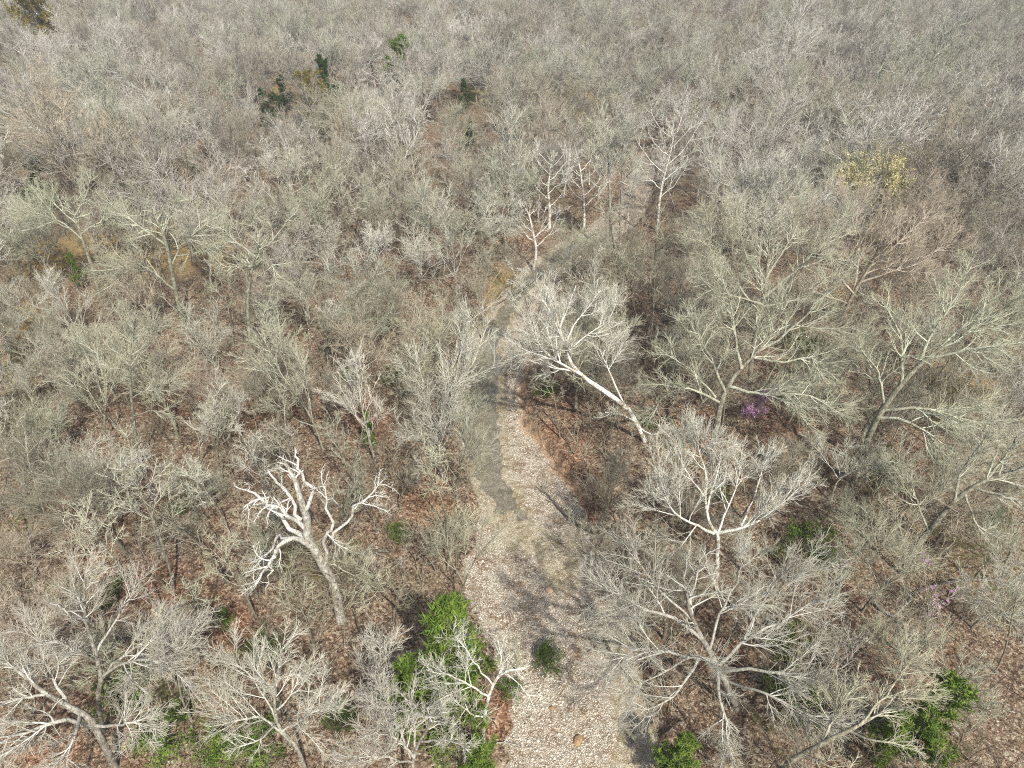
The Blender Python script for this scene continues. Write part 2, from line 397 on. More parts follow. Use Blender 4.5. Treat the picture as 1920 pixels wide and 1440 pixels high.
def tree_meshes(kind, seed, detail=1.0, tw=.013, mat=None, k=1.0):
    """trunk mesh, crown mesh, height, crown width, height of crown centre"""
    rng = np.random.default_rng(seed)
    H = dict(round=12, vase=12, pole=13, sycamore=15, fuzzy=12, broad=13, sapling=6, brush=2.4)[kind] * rng.uniform(.92, 1.08)
    r0 = dict(round=.17, vase=.13, pole=.11, sycamore=.17, fuzzy=.17, broad=.24, sapling=.05, brush=.02)[kind]
    trunk_f = dict(round=.45, vase=.6, pole=.85, sycamore=.85, fuzzy=.5, broad=.38, sapling=.8, brush=.5)[kind]
    nl = dict(round=8, vase=10, pole=14, sycamore=14, fuzzy=11, broad=8, sapling=9, brush=5)[kind]
    Tt, Tc = Tubes(), Tubes()
    lean = rng.normal(0, .07, 3); lean[2] = 1
    P0, R0 = grow(np.zeros((1, 3)), lean[None], np.array([H * trunk_f]), np.array([r0]), 10, .045, .02, rng, .45)
    P0[:, 0, 2] = -.3
    R0[:, 0] *= 1.35
    Tt.add(P0, R0, .12, 8)
    if kind in ('round', 'broad'):
        P1, R1 = sprout(P0, R0, nl, .62, 1, 42, 12, 1.15, 8, .11, .07, rng, .62, .03, shape=-.15, taper=.22)
    elif kind == 'fuzzy':
        P1, R1 = sprout(P0, R0, nl, .45, 1, 40, 12, 1.0, 8, .08, .07, rng, .55, .03, shape=-.1, taper=.25)
    elif kind == 'vase':
        P1, R1 = sprout(P0, R0, nl, .30, 1, 30, 8, .72, 7, .07, .06, rng, .55, .02, shape=.25)
    elif kind == 'sycamore':
        P1, R1 = sprout(P0, R0, nl, .30, .97, 44, 10, .42, 8, .10, .08, rng, .5, .03, shape=.45)
    elif kind == 'pole':
        P1, R1 = sprout(P0, R0, nl, .45, .98, 45, 12, .27, 6, .10, .08, rng, .45, .018, shape=.3)
    elif kind == 'sapling':
        P1, R1 = sprout(P0, R0, nl, .25, .98, 42, 12, .42, 5, .12, .06, rng, .6, .014, shape=.4)
    else:
        P1, R1 = sprout(P0, R0, nl, .1, .9, 45, 15, 1.2, 4, .2, .02, rng, .9, .012)
    if kind in ('sycamore', 'pole', 'sapling', 'vase'):   # the leader is a limb too
        up = P0[:, 5:]; upr = R0[:, 5:]
        e, er = grow(P0[:, -1], P0[:, -1] - P0[:, -2], np.array([H * (1 - trunk_f) + .4]), R0[:, -1], P1.shape[1] - 1, .06, .05, rng, .25)
        Tc.add(e, er, .35, 5); P1 = np.concatenate([P1, e]); R1 = np.concatenate([R1, er])
        Tc.add(P1[:-1], R1[:-1], .35, 5)
    else:
        Tc.add(P1, R1, .35, 6)
    if kind == 'brush':
        P2, R2 = sprout(P1, R1, int(16 * detail), .2, 1, 40, 14, .6, 3, .2, 0, rng, .8, tw); Tc.add(P2, R2, .8, 3)
        P3, R3 = sprout(P2, R2, int(46 * detail), .1, 1, 42, 14, .6, 2, .2, 0, rng, .8, tw); Tc.add(P3, R3, 1, 3)
    elif kind == 'sapling':
        P2, R2 = sprout(P1, R1, int(45 * detail), .15, 1, 40, 12, .55, 4, .13, .05, rng, .7, tw * 1.1); Tc.add(P2, R2, .7, 3)
        P3, R3 = sprout(P2, R2, int(190 * detail), .1, 1, 38, 12, .55, 3, .13, .05, rng, .8, tw * .9); Tc.add(P3, R3, 1, 3)
    else:
        a, b, c = dict(round=(70, 380, 1700), broad=(100, 620, 3000), fuzzy=(110, 700, 3600), vase=(70, 360, 1500), sycamore=(75, 380, 1500), pole=(60, 220, 800))[kind]
        fan = dict(round=38, broad=38, fuzzy=34, vase=27, sycamore=34, pole=38)[kind]
        wg = dict(round=.14, broad=.14, fuzzy=.09, vase=.08, sycamore=.13, pole=.12)[kind]
        crown_levels(P1, R1, Tc, rng, int(a * detail), int(b * detail), int(c * detail), tw, .06, fan, wg)
    mt = Tt.mesh('trunk_mesh', mat or M_BARK); mc = Tc.mesh('crown_mesh', mat or M_BARK)
    V = np.concatenate([b[0].reshape(-1, 3) for b in Tc.b])
    lo, hi = np.percentile(V, 4, axis=0), np.percentile(V, 96, axis=0)
    return mt, mc, float(hi[2]), float(max(hi[0] - lo[0], hi[1] - lo[1])), float((hi[2] + lo[2]) / 2)

def blades(P, n_per, size, rng, spread=.12, aspect=.35, lv0=None):
    """small leaf-sized triangles round the points P"""
    B = len(P) * n_per
    c = np.repeat(P, n_per, 0) + rng.normal(0, spread, (B, 3))
    d = nrm(rng.normal(0, 1, (B, 3)) + np.array([0, 0, .35])); s = nrm(np.cross(d, rng.normal(0, 1, (B, 3))))
    L = size * rng.uniform(.6, 1.4, (B, 1))
    V = np.stack([c - s * L * aspect, c + s * L * aspect, c + d * L], 1).reshape(-1, 3)
    lv = np.repeat(np.repeat(rng.random(len(P)) if lv0 is None else lv0, n_per) * .7 + rng.random(B) * .3, 3)
    return V, np.arange(B * 3).reshape(-1, 3), lv
def cedar_meshes(seed, H=6.0, Wd=3.6, mat=None, dens=1.0, blunt=.5):
    rng = np.random.default_rng(seed)
    T = Tubes()
    P0, R0 = grow(np.zeros((1, 3)), np.array([[rng.normal(0, .05), rng.normal(0, .05), 1]]), np.array([H]), np.array([.1]), 10, .03, .02, rng, .15)
    T.add(P0, R0, .1, 6)
    m = int(60 * dens)
    t = .08 + .9 * rng.random(m)
    x = t * 10; i = np.minimum(x.astype(int), 9); f = (x - i)[:, None]
    p = P0[0, i] * (1 - f) + P0[0, i + 1] * f
    a = np.arange(m) * 2.4 + rng.normal(0, .4, m)
    lobes = .8 + .5 * np.sin(a * 2 + seed) * np.sin(t * 11 + seed)
    L = Wd / 2 * np.clip((1 - t) ** blunt, .12, 1) * np.minimum(1, .55 + t * 2.2) * rng.uniform(.65, 1.15, m) * lobes
    d = np.stack([np.cos(a), np.sin(a), .35 + .5 * t], 1)
    P1, R1 = grow(p, d, L, np.full(m, .025), 5, .08, .07, rng)
    T.add(P1, R1, .3, 3)
    P2, R2 = sprout(P1, R1, int(420 * dens), .15, 1, 38, 12, .45, 3, .12, .05, rng, .5, .008)
    pts = np.concatenate([P2[:, 1:].reshape(-1, 3), P1[:, 2:].reshape(-1, 3)])
    lo_, hi_ = np.percentile(pts, 2, axis=0), np.percentile(pts, 98, axis=0); Wd = float(max(hi_[0] - lo_[0], hi_[1] - lo_[1]))
    clump = np.concatenate([np.repeat(rng.random(len(P2)), 3), np.repeat(rng.random(len(P1)), 4)])
    V, Q, lv = blades(pts, 6, .21, rng, .055, .13, clump)
    return T.mesh('trunk_mesh', M_BARK), make_mesh('foliage_mesh', V, Q, mat or M_CEDAR, lv, False, True), H, Wd, H * .5
def shrub_meshes(seed, H=1.8, Wd=2.4, mat=None, dens=1.0):
    rng = np.random.default_rng(seed); T = Tubes()
    m = 14
    a = rng.random(m) * 6.28; d = np.stack([np.cos(a) * .7, np.sin(a) * .7, np.full(m, 1.0)], 1)
    P1, R1 = grow(np.zeros((m, 3)) + rng.normal(0, .12, (m, 3)) * [1, 1, 0], d, rng.uniform(.6, 1.1, m) * max(H, Wd * .6), np.full(m, .02), 5, .16, -.02, rng)
    P1[:, :, 0] *= Wd / 2.4; P1[:, :, 1] *= Wd / 2.4
    T.add(P1, R1, .3, 3)
    P2, R2 = sprout(P1, R1, int(90 * dens), .25, 1, 42, 14, .5, 3, .18, 0, rng, .6, .008); T.add(P2, R2, .8, 3)
    pts = P2[:, 1:].reshape(-1, 3); cl = np.repeat(rng.random(len(P2)), 3)
    V, Q, lv = blades(pts, 8, .13, rng, .14, .33, cl)
    return T.mesh('stem_mesh', M_BARK), make_mesh('foliage_mesh', V, Q, mat or M_SHRUB, lv, False, True), H, Wd, H * .5

# ------------------------------------------------------------------ setting: ground, creek bed, water
def build_ground():
    ys = [-150.0]
    while ys[-1] < 1500:
        y = ys[-1]
        ys.append(y + (12 if y < 0 else 2 if y < 14 else .26 if y < 70 else .26 + (y - 70) * .018))
    ys = np.array(ys); u = np.linspace(-1, 1, 420); u = np.sign(u) * (np.abs(u) * .55 + np.abs(u) ** 3 * .45)
    half = np.where(ys < 15, 140, 75 + np.maximum(ys - 15, 0) * 1.6)
    X = u[None] * half[:, None]; Y = np.repeat(ys[:, None], len(u), 1)
    Z = terrain(X, Y)
    d, dw, side = creek_dist(X, Y)
    px, py, dep = project(X, Y, Z)
    def blobs(lst):
        a = np.zeros_like(X)
        for bx, by, rx, ry in lst:
            q = ((px - bx) / rx) ** 2 + ((py - by) / ry) ** 2
            a = np.maximum(a, np.where(Y > 5, 1 - smooth(.35, 1.2, np.sqrt(q)), 0))
        return a
    och = blobs([(75, 480, 75, 60), (300, 480, 110, 50), (400, 470, 70, 40), (60, 600, 60, 60), (270, 490, 60, 50), (840, 140, 40, 25), (1065, 185, 70, 45), (520, 160, 80, 20), (1210, 45, 60, 15),
                 (945, 545, 45, 50), (30, 690, 50, 50), (880, 180, 40, 20), (1800, 730, 90, 80), (250, 460, 200, 45)])
    gra = blobs([(40, 100, 70, 22), (1800, 1010, 130, 90), (60, 930, 70, 60), (80, 500, 60, 50), (15, 790, 30, 60), (1540, 560, 60, 30), (380, 1330, 90, 50), (1520, 660, 60, 50), (300, 1290, 110, 50), (570, 1050, 90, 60), (10, 1000, 60, 50), (1500, 330, 60, 30), (1880, 1120, 80, 70), (440, 1230, 60, 40), (1660, 900, 60, 60)])
    red = blobs([(1060, 850, 60, 130), (1100, 930, 60, 70), (1480, 780, 90, 60), (1700, 880, 70, 80), (520, 760, 110, 60), (930, 1340, 50, 70), (800, 930, 60, 60), (330, 740, 120, 60), (1700, 1240, 120, 70), (430, 1180, 90, 70), (300, 1100, 120, 60), (690, 780, 60, 60), (1300, 800, 60, 50), (70, 1400, 100, 50), (1360, 1240, 60, 50)])
    yel = blobs([(40, 100, 90, 24)])
    att = dict(gravel=smooth(-.5, .5, d), wet=smooth(-.25, .25, dw) * (d > -1.5), clay=np.where((side > 0) & (d < .35) & (d > -.9) & (py > 660) & (py < 930), 1.0, 0.0), ochre=np.maximum(och, yel), grass=gra, red=red)
    ny, nx = X.shape
    V = np.stack([X, Y, Z], -1).reshape(-1, 3)
    i = (np.arange(ny - 1)[:, None] * nx + np.arange(nx - 1)[None])
    Q = np.stack([i, i + 1, i + nx + 1, i + nx], -1).reshape(-1, 4)
    inb = (d[:-1, :-1] > 0).reshape(-1)
    for name, mask, kind in (('ground', ~inb, 'structure'), ('creek_bed', inb, 'structure')):
        q = Q[mask]; used, inv = np.unique(q, return_inverse=True)
        me = make_mesh(name, V[used], inv.reshape(-1, 4), M_GROUND, None, True, False, {k: v.reshape(-1)[used] for k, v in att.items()})
        tag(link(name, me), kind=kind)
    # water: one level sheet cut to the wet part of the bed
    wet = (pool_dist(X, Y, dw) > -.5) & (d > -1.6) & (Y > 5)
    wq = (wet[:-1, :-1] & wet[1:, :-1] & wet[:-1, 1:] & wet[1:, 1:]).reshape(-1)
    q = Q[wq]; used, inv = np.unique(q, return_inverse=True)
    Vw = V[used].copy(); Vw[:, 2] = WATER_Z
    me = make_mesh('creek_water', Vw, inv.reshape(-1, 4), M_WATER); tag(link('creek_water', me), kind='structure')
build_ground()

# ------------------------------------------------------------------ stones in the bed (stuff)
def build_stones():
    rng = np.random.default_rng(3)
    n = 26000
    py = 1520 - 1160 * rng.random(n) ** .8
    L, R = edges(BED, py); px = L + (R - L) * rng.random(n)
    dz = ray(0, 0)
    y_ = (720 - py) / F; t = -CAM_H / (-SP + y_ * CP)
    X = (px - 960) / F * t; Y = (CP + y_ * SP) * t
    d, dw, side = creek_dist(X, Y)
    l, r = edges(WET, py)
    keep = (d > .1) & ((dw < -.1) | (rng.random(n) < .12)) & (vnoise(X * .7, Y * .7) > .25)
    X, Y = X[keep], Y[keep]; n = len(X); Z = terrain(X, Y)
    ico = np.array([[0, 0, 1], [.89, 0, .45], [.28, .85, .45], [-.72, .53, .45], [-.72, -.53, .45], [.28, -.85, .45], [.72, .53, -.45], [-.28, .85, -.45], [-.89, 0, -.45], [-.28, -.85, -.45], [.72, -.53, -.45], [0, 0, -1]])
    fc = np.array([[0, 1, 2], [0, 2, 3], [0, 3, 4], [0, 4, 5], [0, 5, 1], [1, 6, 2], [2, 7, 3], [3, 8, 4], [4, 9, 5], [5, 10, 1], [6, 7, 2], [7, 8, 3], [8, 9, 4], [9, 10, 5], [10, 6, 1]])
    s = rng.uniform(.03, .062, n) * (1 + (rng.random(n) < .06) * .8)
    sc3 = np.stack([s * rng.uniform(.8, 1.4, n), s * rng.uniform(.7, 1.2, n), s * rng.uniform(.35, .7, n)], -1)
    a = rng.random(n) * 6.28; V = ico[None] * rng.uniform(.8, 1.15, (n, 12, 1)) * sc3[:, None]
    c_, s_ = np.cos(a)[:, None], np.sin(a)[:, None]
    V = np.stack([V[..., 0] * c_ - V[..., 1] * s_, V[..., 0] * s_ + V[..., 1] * c_, V[..., 2]], -1)
    V += np.stack([X, Y, Z + s * .15], -1)[:, None]
    Q = (np.arange(n)[:, None, None] * 12 + fc[None]).reshape(-1, 3)
    lv = np.repeat(rng.random(n), 12)
    tag(link('gravel_stones', make_mesh('gravel_stones', V.reshape(-1, 3), Q, M_STONE, lv, False, True)), 'pale loose stones covering the dry creek bed', 'gravel', kind='stuff')
build_stones()

# ------------------------------------------------------------------ colours of the trees
TINT = dict(g=(.44, .445, .36), w=(.55, .545, .49), p=(.455, .405, .335), b=(.355, .34, .28), s=(.66, .655, .61), k=(.64, .635, .60), d=(.27, .25, .22), y=(.48, .475, .37))
LOOK = dict(g='lichen-green', w='pale grey', p='pinkish brown', b='dull brown', s='white', d='dark', y='yellowish')
rnd = random.Random(11)
def tinted(o, t):
    c = TINT[t]; k = rnd.uniform(.86, 1.12)
    for ch in o.children: ch.color = (c[0] * k, c[1] * k * rnd.uniform(.98, 1.02), c[2] * k, 1)

LAND = []      # landmarks: (phrase, px, py)
def empty(name, loc, rz=0, s=1.0):
    o = bpy.data.objects.new(name, None); COL.objects.link(o); o.location = loc; o.rotation_euler = (0, 0, rz)
    o.scale = (s, s, s) if np.isscalar(s) else s; o.empty_display_size = .5
    return o

# ------------------------------------------------------------------ hero trees: limbs traced in space
def hero(name, base, limbs, label, cat, tint, group=None, mat=None, counts=(60, 400, 2200), tw=.014, seed=1, fan=34, wig=.10, trop=.05, phrase=None, wigl=.05, ratio=(.5, .5, .5), landpt=None, fat=.82):
    """base = picture point of the foot; limbs = [[(px, py, depth offset m, radius m), ...], ...]; the first is the trunk"""
    rng = np.random.default_rng(seed)
    b = at_z(base[0], base[1], 1.2); zb = tz(b[0], b[1]); b = at_z(base[0], base[1], zb); zb = tz(b[0], b[1])
    root = empty(name, (b[0], b[1], zb))
    Tt, Tc = Tubes(), Tubes(); PL, RL = [], []
    for k, lb in enumerate(limbs):
        pts, rd = [], []
        for q in lb:
            p = at_y(q[0], q[1], b[1] + q[2]); pts.append(p - np.array([b[0], b[1], zb])); rd.append(q[3] * fat)
        if k == 0: pts[0] = np.array([0, 0, -.3])
        P, R = resample(pts, rd, 14 if k == 0 else 10, rng, wigl if k else wigl * .3)
        if k == 0:
            Tt.add(P[None], R[None], .1, 10); PL0 = (P, R)
            if True: P, R = resample(P[7:], R[7:], 10); 
            PL.append((P, R, .6))
        else:
            Tc.add(P[None], R[None], .3, 7); PL.append((P, R, 1))
    Pl = np.stack([p[0] for p in PL]); Rl = np.stack([p[1] for p in PL])
    crown_levels(Pl, Rl, Tc, rng, counts[0], int(counts[1] * (1 if name == 'dead_tree' else 1.35)), int(counts[2] * (.7 if name == 'dead_tree' else 1.5)), tw=tw * .86, trop=trop, fan=fan, wig=wig, ratio=ratio)
    link('trunk', Tt.mesh('trunk_mesh', mat or M_BARK), root); link('crown', Tc.mesh('crown_mesh', mat or M_BARK), root)
    if name == 'dead_tree':      # brown vines round the foot
        Pt, Rt = PL0[0][None, :5], PL0[1][None, :5]; Tv = Tubes()
        Pv, Rv = sprout(Pt, Rt, 70, 0, 1, 35, 25, .45, 6, .35, .0, rng, .1, .018); Tv.add(Pv, np.minimum(Rv, .03), .8, 3)
        Pw, Rw = sprout(Pv, Rv, 420, .1, 1, 50, 20, .5, 3, .25, .0, rng, .7, .013); Tv.add(Pw, Rw, 1, 3)
        link('vines', Tv.mesh('vines_mesh', M_BRUSH), root)
    tag(root, label, cat, group); tinted(root, tint)
    if phrase: LAND.append((phrase, *(landpt or (limbs[0][-1][0], limbs[0][-1][1]))))
    OCC.append((b[0], b[1], 2.2)); N_TREE[0] += 1
    if b[1] > 68 or name in ('leaning_sycamore', 'dead_tree'): CLEAR.append((b[0], b[1], 2.4, 18) if b[1] > 68 else (b[0] - (2.5 if 'lean' in name else 0), b[1], 5, 14))
    return root
OCC = []; N_TREE = [0]; CLEAR = []      # CLEAR: open ground in front of a far tree (x, y, half width, depth)

hero('dead_tree', (640, 1165), [
    [(640, 1165, 0, .42), (618, 1080, .2, .38), (583, 1020, .1, .34), (572, 965, 0, .27), (560, 925, 0, .2), (546, 888, .2, .14), (532, 868, .3, .07)],
    [(583, 1025, 0, .22), (545, 1008, -1, .17), (515, 1030, -1.6, .13), (492, 1068, -2, .09), (480, 1105, -2.2, .05)],
    [(575, 1010, 0, .22), (540, 985, .8, .17), (508, 950, 1.2, .13), (470, 925, 1.5, .08), (452, 918, 1.7, .05)],
    [(572, 990, 0, .2), (535, 960, -.5, .15), (500, 938, -.8, .1), (462, 948, -1, .06)],
    [(570, 960, 0, .17), (585, 925, .3, .14), (572, 890, .5, .12), (556, 862, .7, .09), (550, 855, .8, .07)],
    [(565, 975, 0, .16), (545, 935, .9, .13), (520, 905, 1.2, .1), (505, 885, 1.5, .06)],
    [(610, 1060, 0, .16), (612, 1010, -.4, .13), (622, 985, -.4, .12), (612, 940, .4, .08), (606, 905, .6, .05)],
    [(622, 1010, -.4, .13), (650, 975, 0, .1), (678, 940, .3, .085), (712, 912, .6, .06), (728, 890, .6, .04)],
    [(545, 1008, -1, .11), (520, 1015, -.2, .1), (500, 1045, 0, .07), (470, 1055, .2, .04)],
    [(515, 1030, -1.6, .09), (505, 1075, -2.2, .06), (498, 1110, -2.6, .03)]],
    'massive dead white snag with broken limbs left of the creek', 'tree', 'k', None, M_DEAD, (60, 200, 700), .014, 21, 45, .16, .0, 'the dead white snag', .13, (.30, .5, .5), None, .88)
hero('leaning_sycamore', (1212, 828), [
    [(1212, 828, 0, .30), (1192, 790, .2, .30), (1172, 762, .3, .30), (1130, 732, .4, .28), (1092, 705, .5, .24), (1070, 680, .6, .18), (1062, 650, .8, .13), (1045, 605, 1.2, .08), (1040, 560, 1.4, .04)],
    [(1095, 706, .5, .17), (1068, 692, -.5, .14), (1030, 670, -1.2, .11), (1010, 640, -1.3, .07), (1000, 600, -1, .04)],
    [(1080, 695, .5, .14), (1045, 692, 1, .1), (1010, 680, 1.6, .07), (975, 672, 2, .04)],
    [(1068, 660, .7, .13), (1050, 625, 0, .1), (1030, 585, -.4, .07), (1010, 550, -.8, .04)],
    [(1062, 645, .8, .12), (1075, 610, 1.4, .09), (1100, 580, 1.8, .06), (1125, 545, 2.2, .035)],
    [(1075, 650, .7, .1), (1105, 625, 1.6, .07), (1140, 600, 2.4, .045), (1158, 560, 3, .03)],
    [(1050, 615, 1.1, .09), (1065, 575, 2, .06), (1080, 535, 2.6, .035)],
    [(1172, 762, .3, .14), (1152, 720, 1.2, .1), (1140, 690, 1.8, .08), (1130, 660, 2.4, .06), (1160, 640, 3, .04)],
    [(1192, 790, .2, .10), (1165, 778, -.8, .08), (1135, 772, -1.4, .05)],
    [(1195, 800, .2, .09), (1225, 815, -.5, .07), (1250, 800, -.5, .05)]],
    'white sycamore leaning far out over the creek from the right bank', 'tree', 's', None, M_SYC, (80, 560, 3000), .012, 22, 36, 0.101, .05, 'the leaning white sycamore', .03, (.5, .5, .5), (1060, 640), .8)
hero('sycamore_tree', (1345, 1085), [
    [(1345, 1085, 0, .26), (1345, 1040, 0, .25), (1345, 1003, 0, .22), (1332, 985, .1, .16), (1322, 940, .3, .13), (1325, 895, .4, .1), (1312, 850, .6, .07), (1300, 800, .8, .04)],
    [(1338, 1000, 0, .18), (1305, 985, -.3, .13), (1270, 965, -.8, .1), (1250, 935, -.8, .07), (1236, 890, -.8, .04)],
    [(1345, 1000, 0, .2), (1385, 988, -.2, .15), (1425, 975, -.4, .11), (1470, 940, -.2, .07), (1510, 905, 0, .04)],
    [(1325, 960, .2, .12), (1335, 915, 1, .09), (1350, 870, 1.6, .06), (1355, 825, 2, .04)],
    [(1390, 985, -.2, .11), (1410, 940, .8, .08), (1425, 895, 1.4, .06), (1440, 850, 2, .035)],
    [(1320, 930, .3, .09), (1290, 890, .8, .07), (1270, 850, 1.2, .045), (1262, 815, 1.4, .03)],
    [(1345, 1003, 0, .13), (1365, 950, 1.0, .09), (1385, 900, 1.6, .06), (1400, 850, 2.2, .04)]],
    'white trunked sycamore forking low right of the gravel bed', 'tree', 's', None, M_SYC, (90, 560, 3200), .0125, 23, 32, 0.086, .07, 'the forked white sycamore', .04, (.5, .5, .5), (1350, 930), .68)
hero('bare_tree', (1385, 1330), [
    [(1385, 1330, 0, .34), (1365, 1290, 0, .34), (1340, 1240, .1, .3), (1318, 1200, .2, .26), (1300, 1165, .4, .2), (1288, 1120, .7, .14), (1280, 1070, 1, .07)],
    [(1340, 1240, 0, .2), (1300, 1230, -.8, .17), (1240, 1222, -1.4, .13), (1190, 1218, -1.8, .08), (1150, 1250, -2, .04)],
    [(1318, 1200, .2, .2), (1260, 1155, .2, .16), (1215, 1145, 0, .12), (1175, 1120, 0, .08), (1135, 1105, 0, .05)],
    [(1345, 1250, 0, .2), (1395, 1200, .8, .16), (1450, 1170, 1.2, .12), (1510, 1140, 1.6, .08), (1570, 1120, 2, .04)],
    [(1350, 1260, 0, .2), (1410, 1255, -.8, .16), (1470, 1262, -1.2, .11), (1540, 1260, -1.5, .07), (1600, 1240, -1.6, .04)],
    [(1345, 1255, 0, .2), (1350, 1310, -2, .15), (1365, 1370, -3.2, .1), (1360, 1440, -4, .05)],
    [(1310, 1235, -.5, .15), (1280, 1290, -2, .11), (1230, 1325, -2.8, .08), (1175, 1335, -3, .04)],
    [(1330, 1220, .2, .16), (1350, 1150, 1.4, .12), (1380, 1090, 2.2, .08), (1400, 1040, 2.8, .04)],
    [(1370, 1280, 0, .16), (1440, 1300, -1.6, .12), (1510, 1340, -2.4, .08), (1580, 1360, -2.8, .04)],
    [(1300, 1165, .4, .13), (1240, 1110, 1, .1), (1200, 1060, 1.4, .06), (1180, 1020, 1.6, .035)],
    [(1395, 1200, .8, .12), (1430, 1130, 2, .09), (1480, 1070, 2.8, .06), (1540, 1040, 3.2, .03)],
    [(1300, 1230, -.8, .11), (1240, 1262, -2, .08), (1190, 1290, -2.4, .05), (1160, 1300, -2.4, .03)],
    [(1290, 1140, .6, .12), (1310, 1080, 1.6, .08), (1330, 1030, 2.2, .045)]],
    'largest pale spreading tree, its limbs reaching over the lower creek', 'tree', 'w', None, None, (170, 1200, 6500), .0115, 24, 36, 0.094, .03, 'the largest pale spreading tree', .05, (.45, .5, .5), (1340, 1200), .62)
hero('bare_tree', (1338, 862), [
    [(1338, 862, 0, .34), (1342, 810, 0, .32), (1350, 760, 0, .3), (1362, 730, .2, .26), (1385, 695, .6, .2), (1420, 660, 1, .15), (1460, 600, 1.6, .09), (1480, 540, 2, .05)],
    [(1350, 755, 0, .18), (1320, 740, -.6, .14), (1280, 730, -1.2, .1), (1240, 750, -1.6, .06), (1225, 780, -1.8, .04)],
    [(1360, 735, .1, .18), (1340, 690, .2, .14), (1315, 640, .4, .1), (1300, 590, .6, .05)],
    [(1390, 692, .5, .17), (1380, 640, 1.5, .13), (1370, 570, 2.4, .08), (1350, 510, 3, .04)],
    [(1370, 725, .2, .2), (1410, 735, -.8, .15), (1470, 738, -1.4, .12), (1540, 750, -1.8, .09), (1580, 790, -2, .04)],
    [(1410, 670, .9, .15), (1470, 680, .2, .11), (1520, 672, 0, .08), (1550, 720, -.4, .04)],
    [(1420, 660, 1, .15), (1480, 620, 1.2, .11), (1540, 560, 1.6, .07), (1580, 500, 2, .04)],
    [(1342, 745, 0, .14), (1300, 700, .8, .1), (1260, 670, 1.4, .07), (1220, 660, 1.8, .04)],
    [(1450, 620, 1.4, .12), (1430, 550, 2.6, .08), (1420, 480, 3.4, .04)]],
    'broad lichen-grey tree with long crooked low limbs above the redbud', 'tree', 'g', None, None, (150, 1000, 5200), .0115, 25, 37, 0.101, .05, 'the broad tree above the redbud', .05, (.45, .5, .5), (1410, 660))
hero('bare_tree', (1600, 905), [
    [(1600, 905, 0, .34), (1622, 835, 0, .33), (1652, 772, 0, .3), (1690, 720, .2, .26), (1735, 675, .4, .2), (1800, 630, .8, .13), (1870, 590, 1.2, .07), (1900, 560, 1.4, .04)],
    [(1645, 785, 0, .2), (1690, 785, -1, .15), (1740, 815, -1.6, .11), (1780, 870, -2, .06), (1800, 900, -2.2, .03)],
    [(1660, 770, 0, .18), (1720, 765, -1.2, .14), (1790, 780, -2, .1), (1850, 795, -2.4, .06), (1905, 785, -2.6, .04)],
    [(1660, 765, 0, .15), (1650, 720, .6, .12), (1642, 690, 1, .09), (1610, 650, 1.4, .05)],
    [(1690, 720, .2, .18), (1690, 660, 1, .13), (1680, 610, 1.6, .09), (1650, 560, 2.2, .05)],
    [(1720, 690, .4, .17), (1745, 630, 1.4, .13), (1790, 560, 2.2, .08), (1820, 500, 3, .04)],
    [(1740, 672, .4, .16), (1800, 660, -.4, .12), (1860, 650, -.8, .08), (1925, 640, -1, .04)],
    [(1760, 655, .6, .13), (1820, 600, 1.8, .09), (1880, 540, 2.6, .05)]],
    'big lichen-grey tree leaning right, dark trunk, limbs arching to the right', 'tree', 'g', None, None, (150, 900, 4600), .0115, 26, 36, 0.094, .04, 'the big right-leaning tree', .05, (.42, .5, .5), (1730, 670))
hero('bare_tree', (1690, 1075), [
    [(1690, 1075, 0, .28), (1715, 1030, 0, .27), (1755, 980, 0, .24), (1800, 930, .2, .2), (1850, 900, .2, .15), (1910, 880, .2, .1), (1970, 850, .4, .05)],
    [(1790, 940, .1, .14), (1800, 890, .8, .1), (1840, 830, 1.4, .06), (1860, 790, 1.8, .03)],
    [(1830, 915, .2, .13), (1880, 930, -.8, .09), (1940, 950, -1.4, .05)],
    [(1850, 900, .2, .12), (1890, 850, 1, .08), (1920, 800, 1.6, .05)],
    [(1740, 995, 0, .11), (1720, 940, .6, .08), (1700, 900, 1, .05), (1680, 860, 1.2, .03)],
    [(1810, 925, .2, .11), (1830, 980, -1, .08), (1870, 1010, -1.6, .04)]],
    'dark trunk tree leaning steeply right near the right picture edge', 'tree', 'g', None, None, (110, 650, 3200), .0115, 27, 36, 0.094, .04, 'the steeply leaning dark trunk tree', .05, (.45, .5, .5), (1820, 920))
hero('bare_tree', (216, 1440), [
    [(216, 1440, 0, .30), (190, 1385, 0, .3), (165, 1345, 0, .28), (120, 1320, .2, .22), (70, 1290, .5, .16), (25, 1250, .8, .1), (-10, 1220, 1, .05)],
    [(180, 1365, 0, .2), (120, 1350, -.8, .16), (60, 1368, -1.4, .12), (10, 1390, -1.8, .08), (-30, 1400, -2, .04)],
    [(150, 1340, 0, .17), (140, 1380, -1.6, .12), (120, 1420, -2.4, .08), (90, 1460, -3, .04)],
    [(175, 1360, 0, .15), (230, 1360, -.8, .1), (240, 1350, -.8, .08), (290, 1370, -1, .04)],
    [(130, 1325, .2, .15), (100, 1270, 1.2, .1), (80, 1220, 1.8, .06), (60, 1170, 2.4, .03)],
    [(90, 1300, .4, .13), (40, 1310, 0, .1), (-10, 1320, 0, .06)]],
    'large whitish tree in the bottom left corner spreading to the left', 'tree', 'w', None, None, (110, 700, 3400), .0115, 28, 36, 0.094, .03, 'the large corner tree', .05, (.45, .5, .5), (110, 1330), .68)
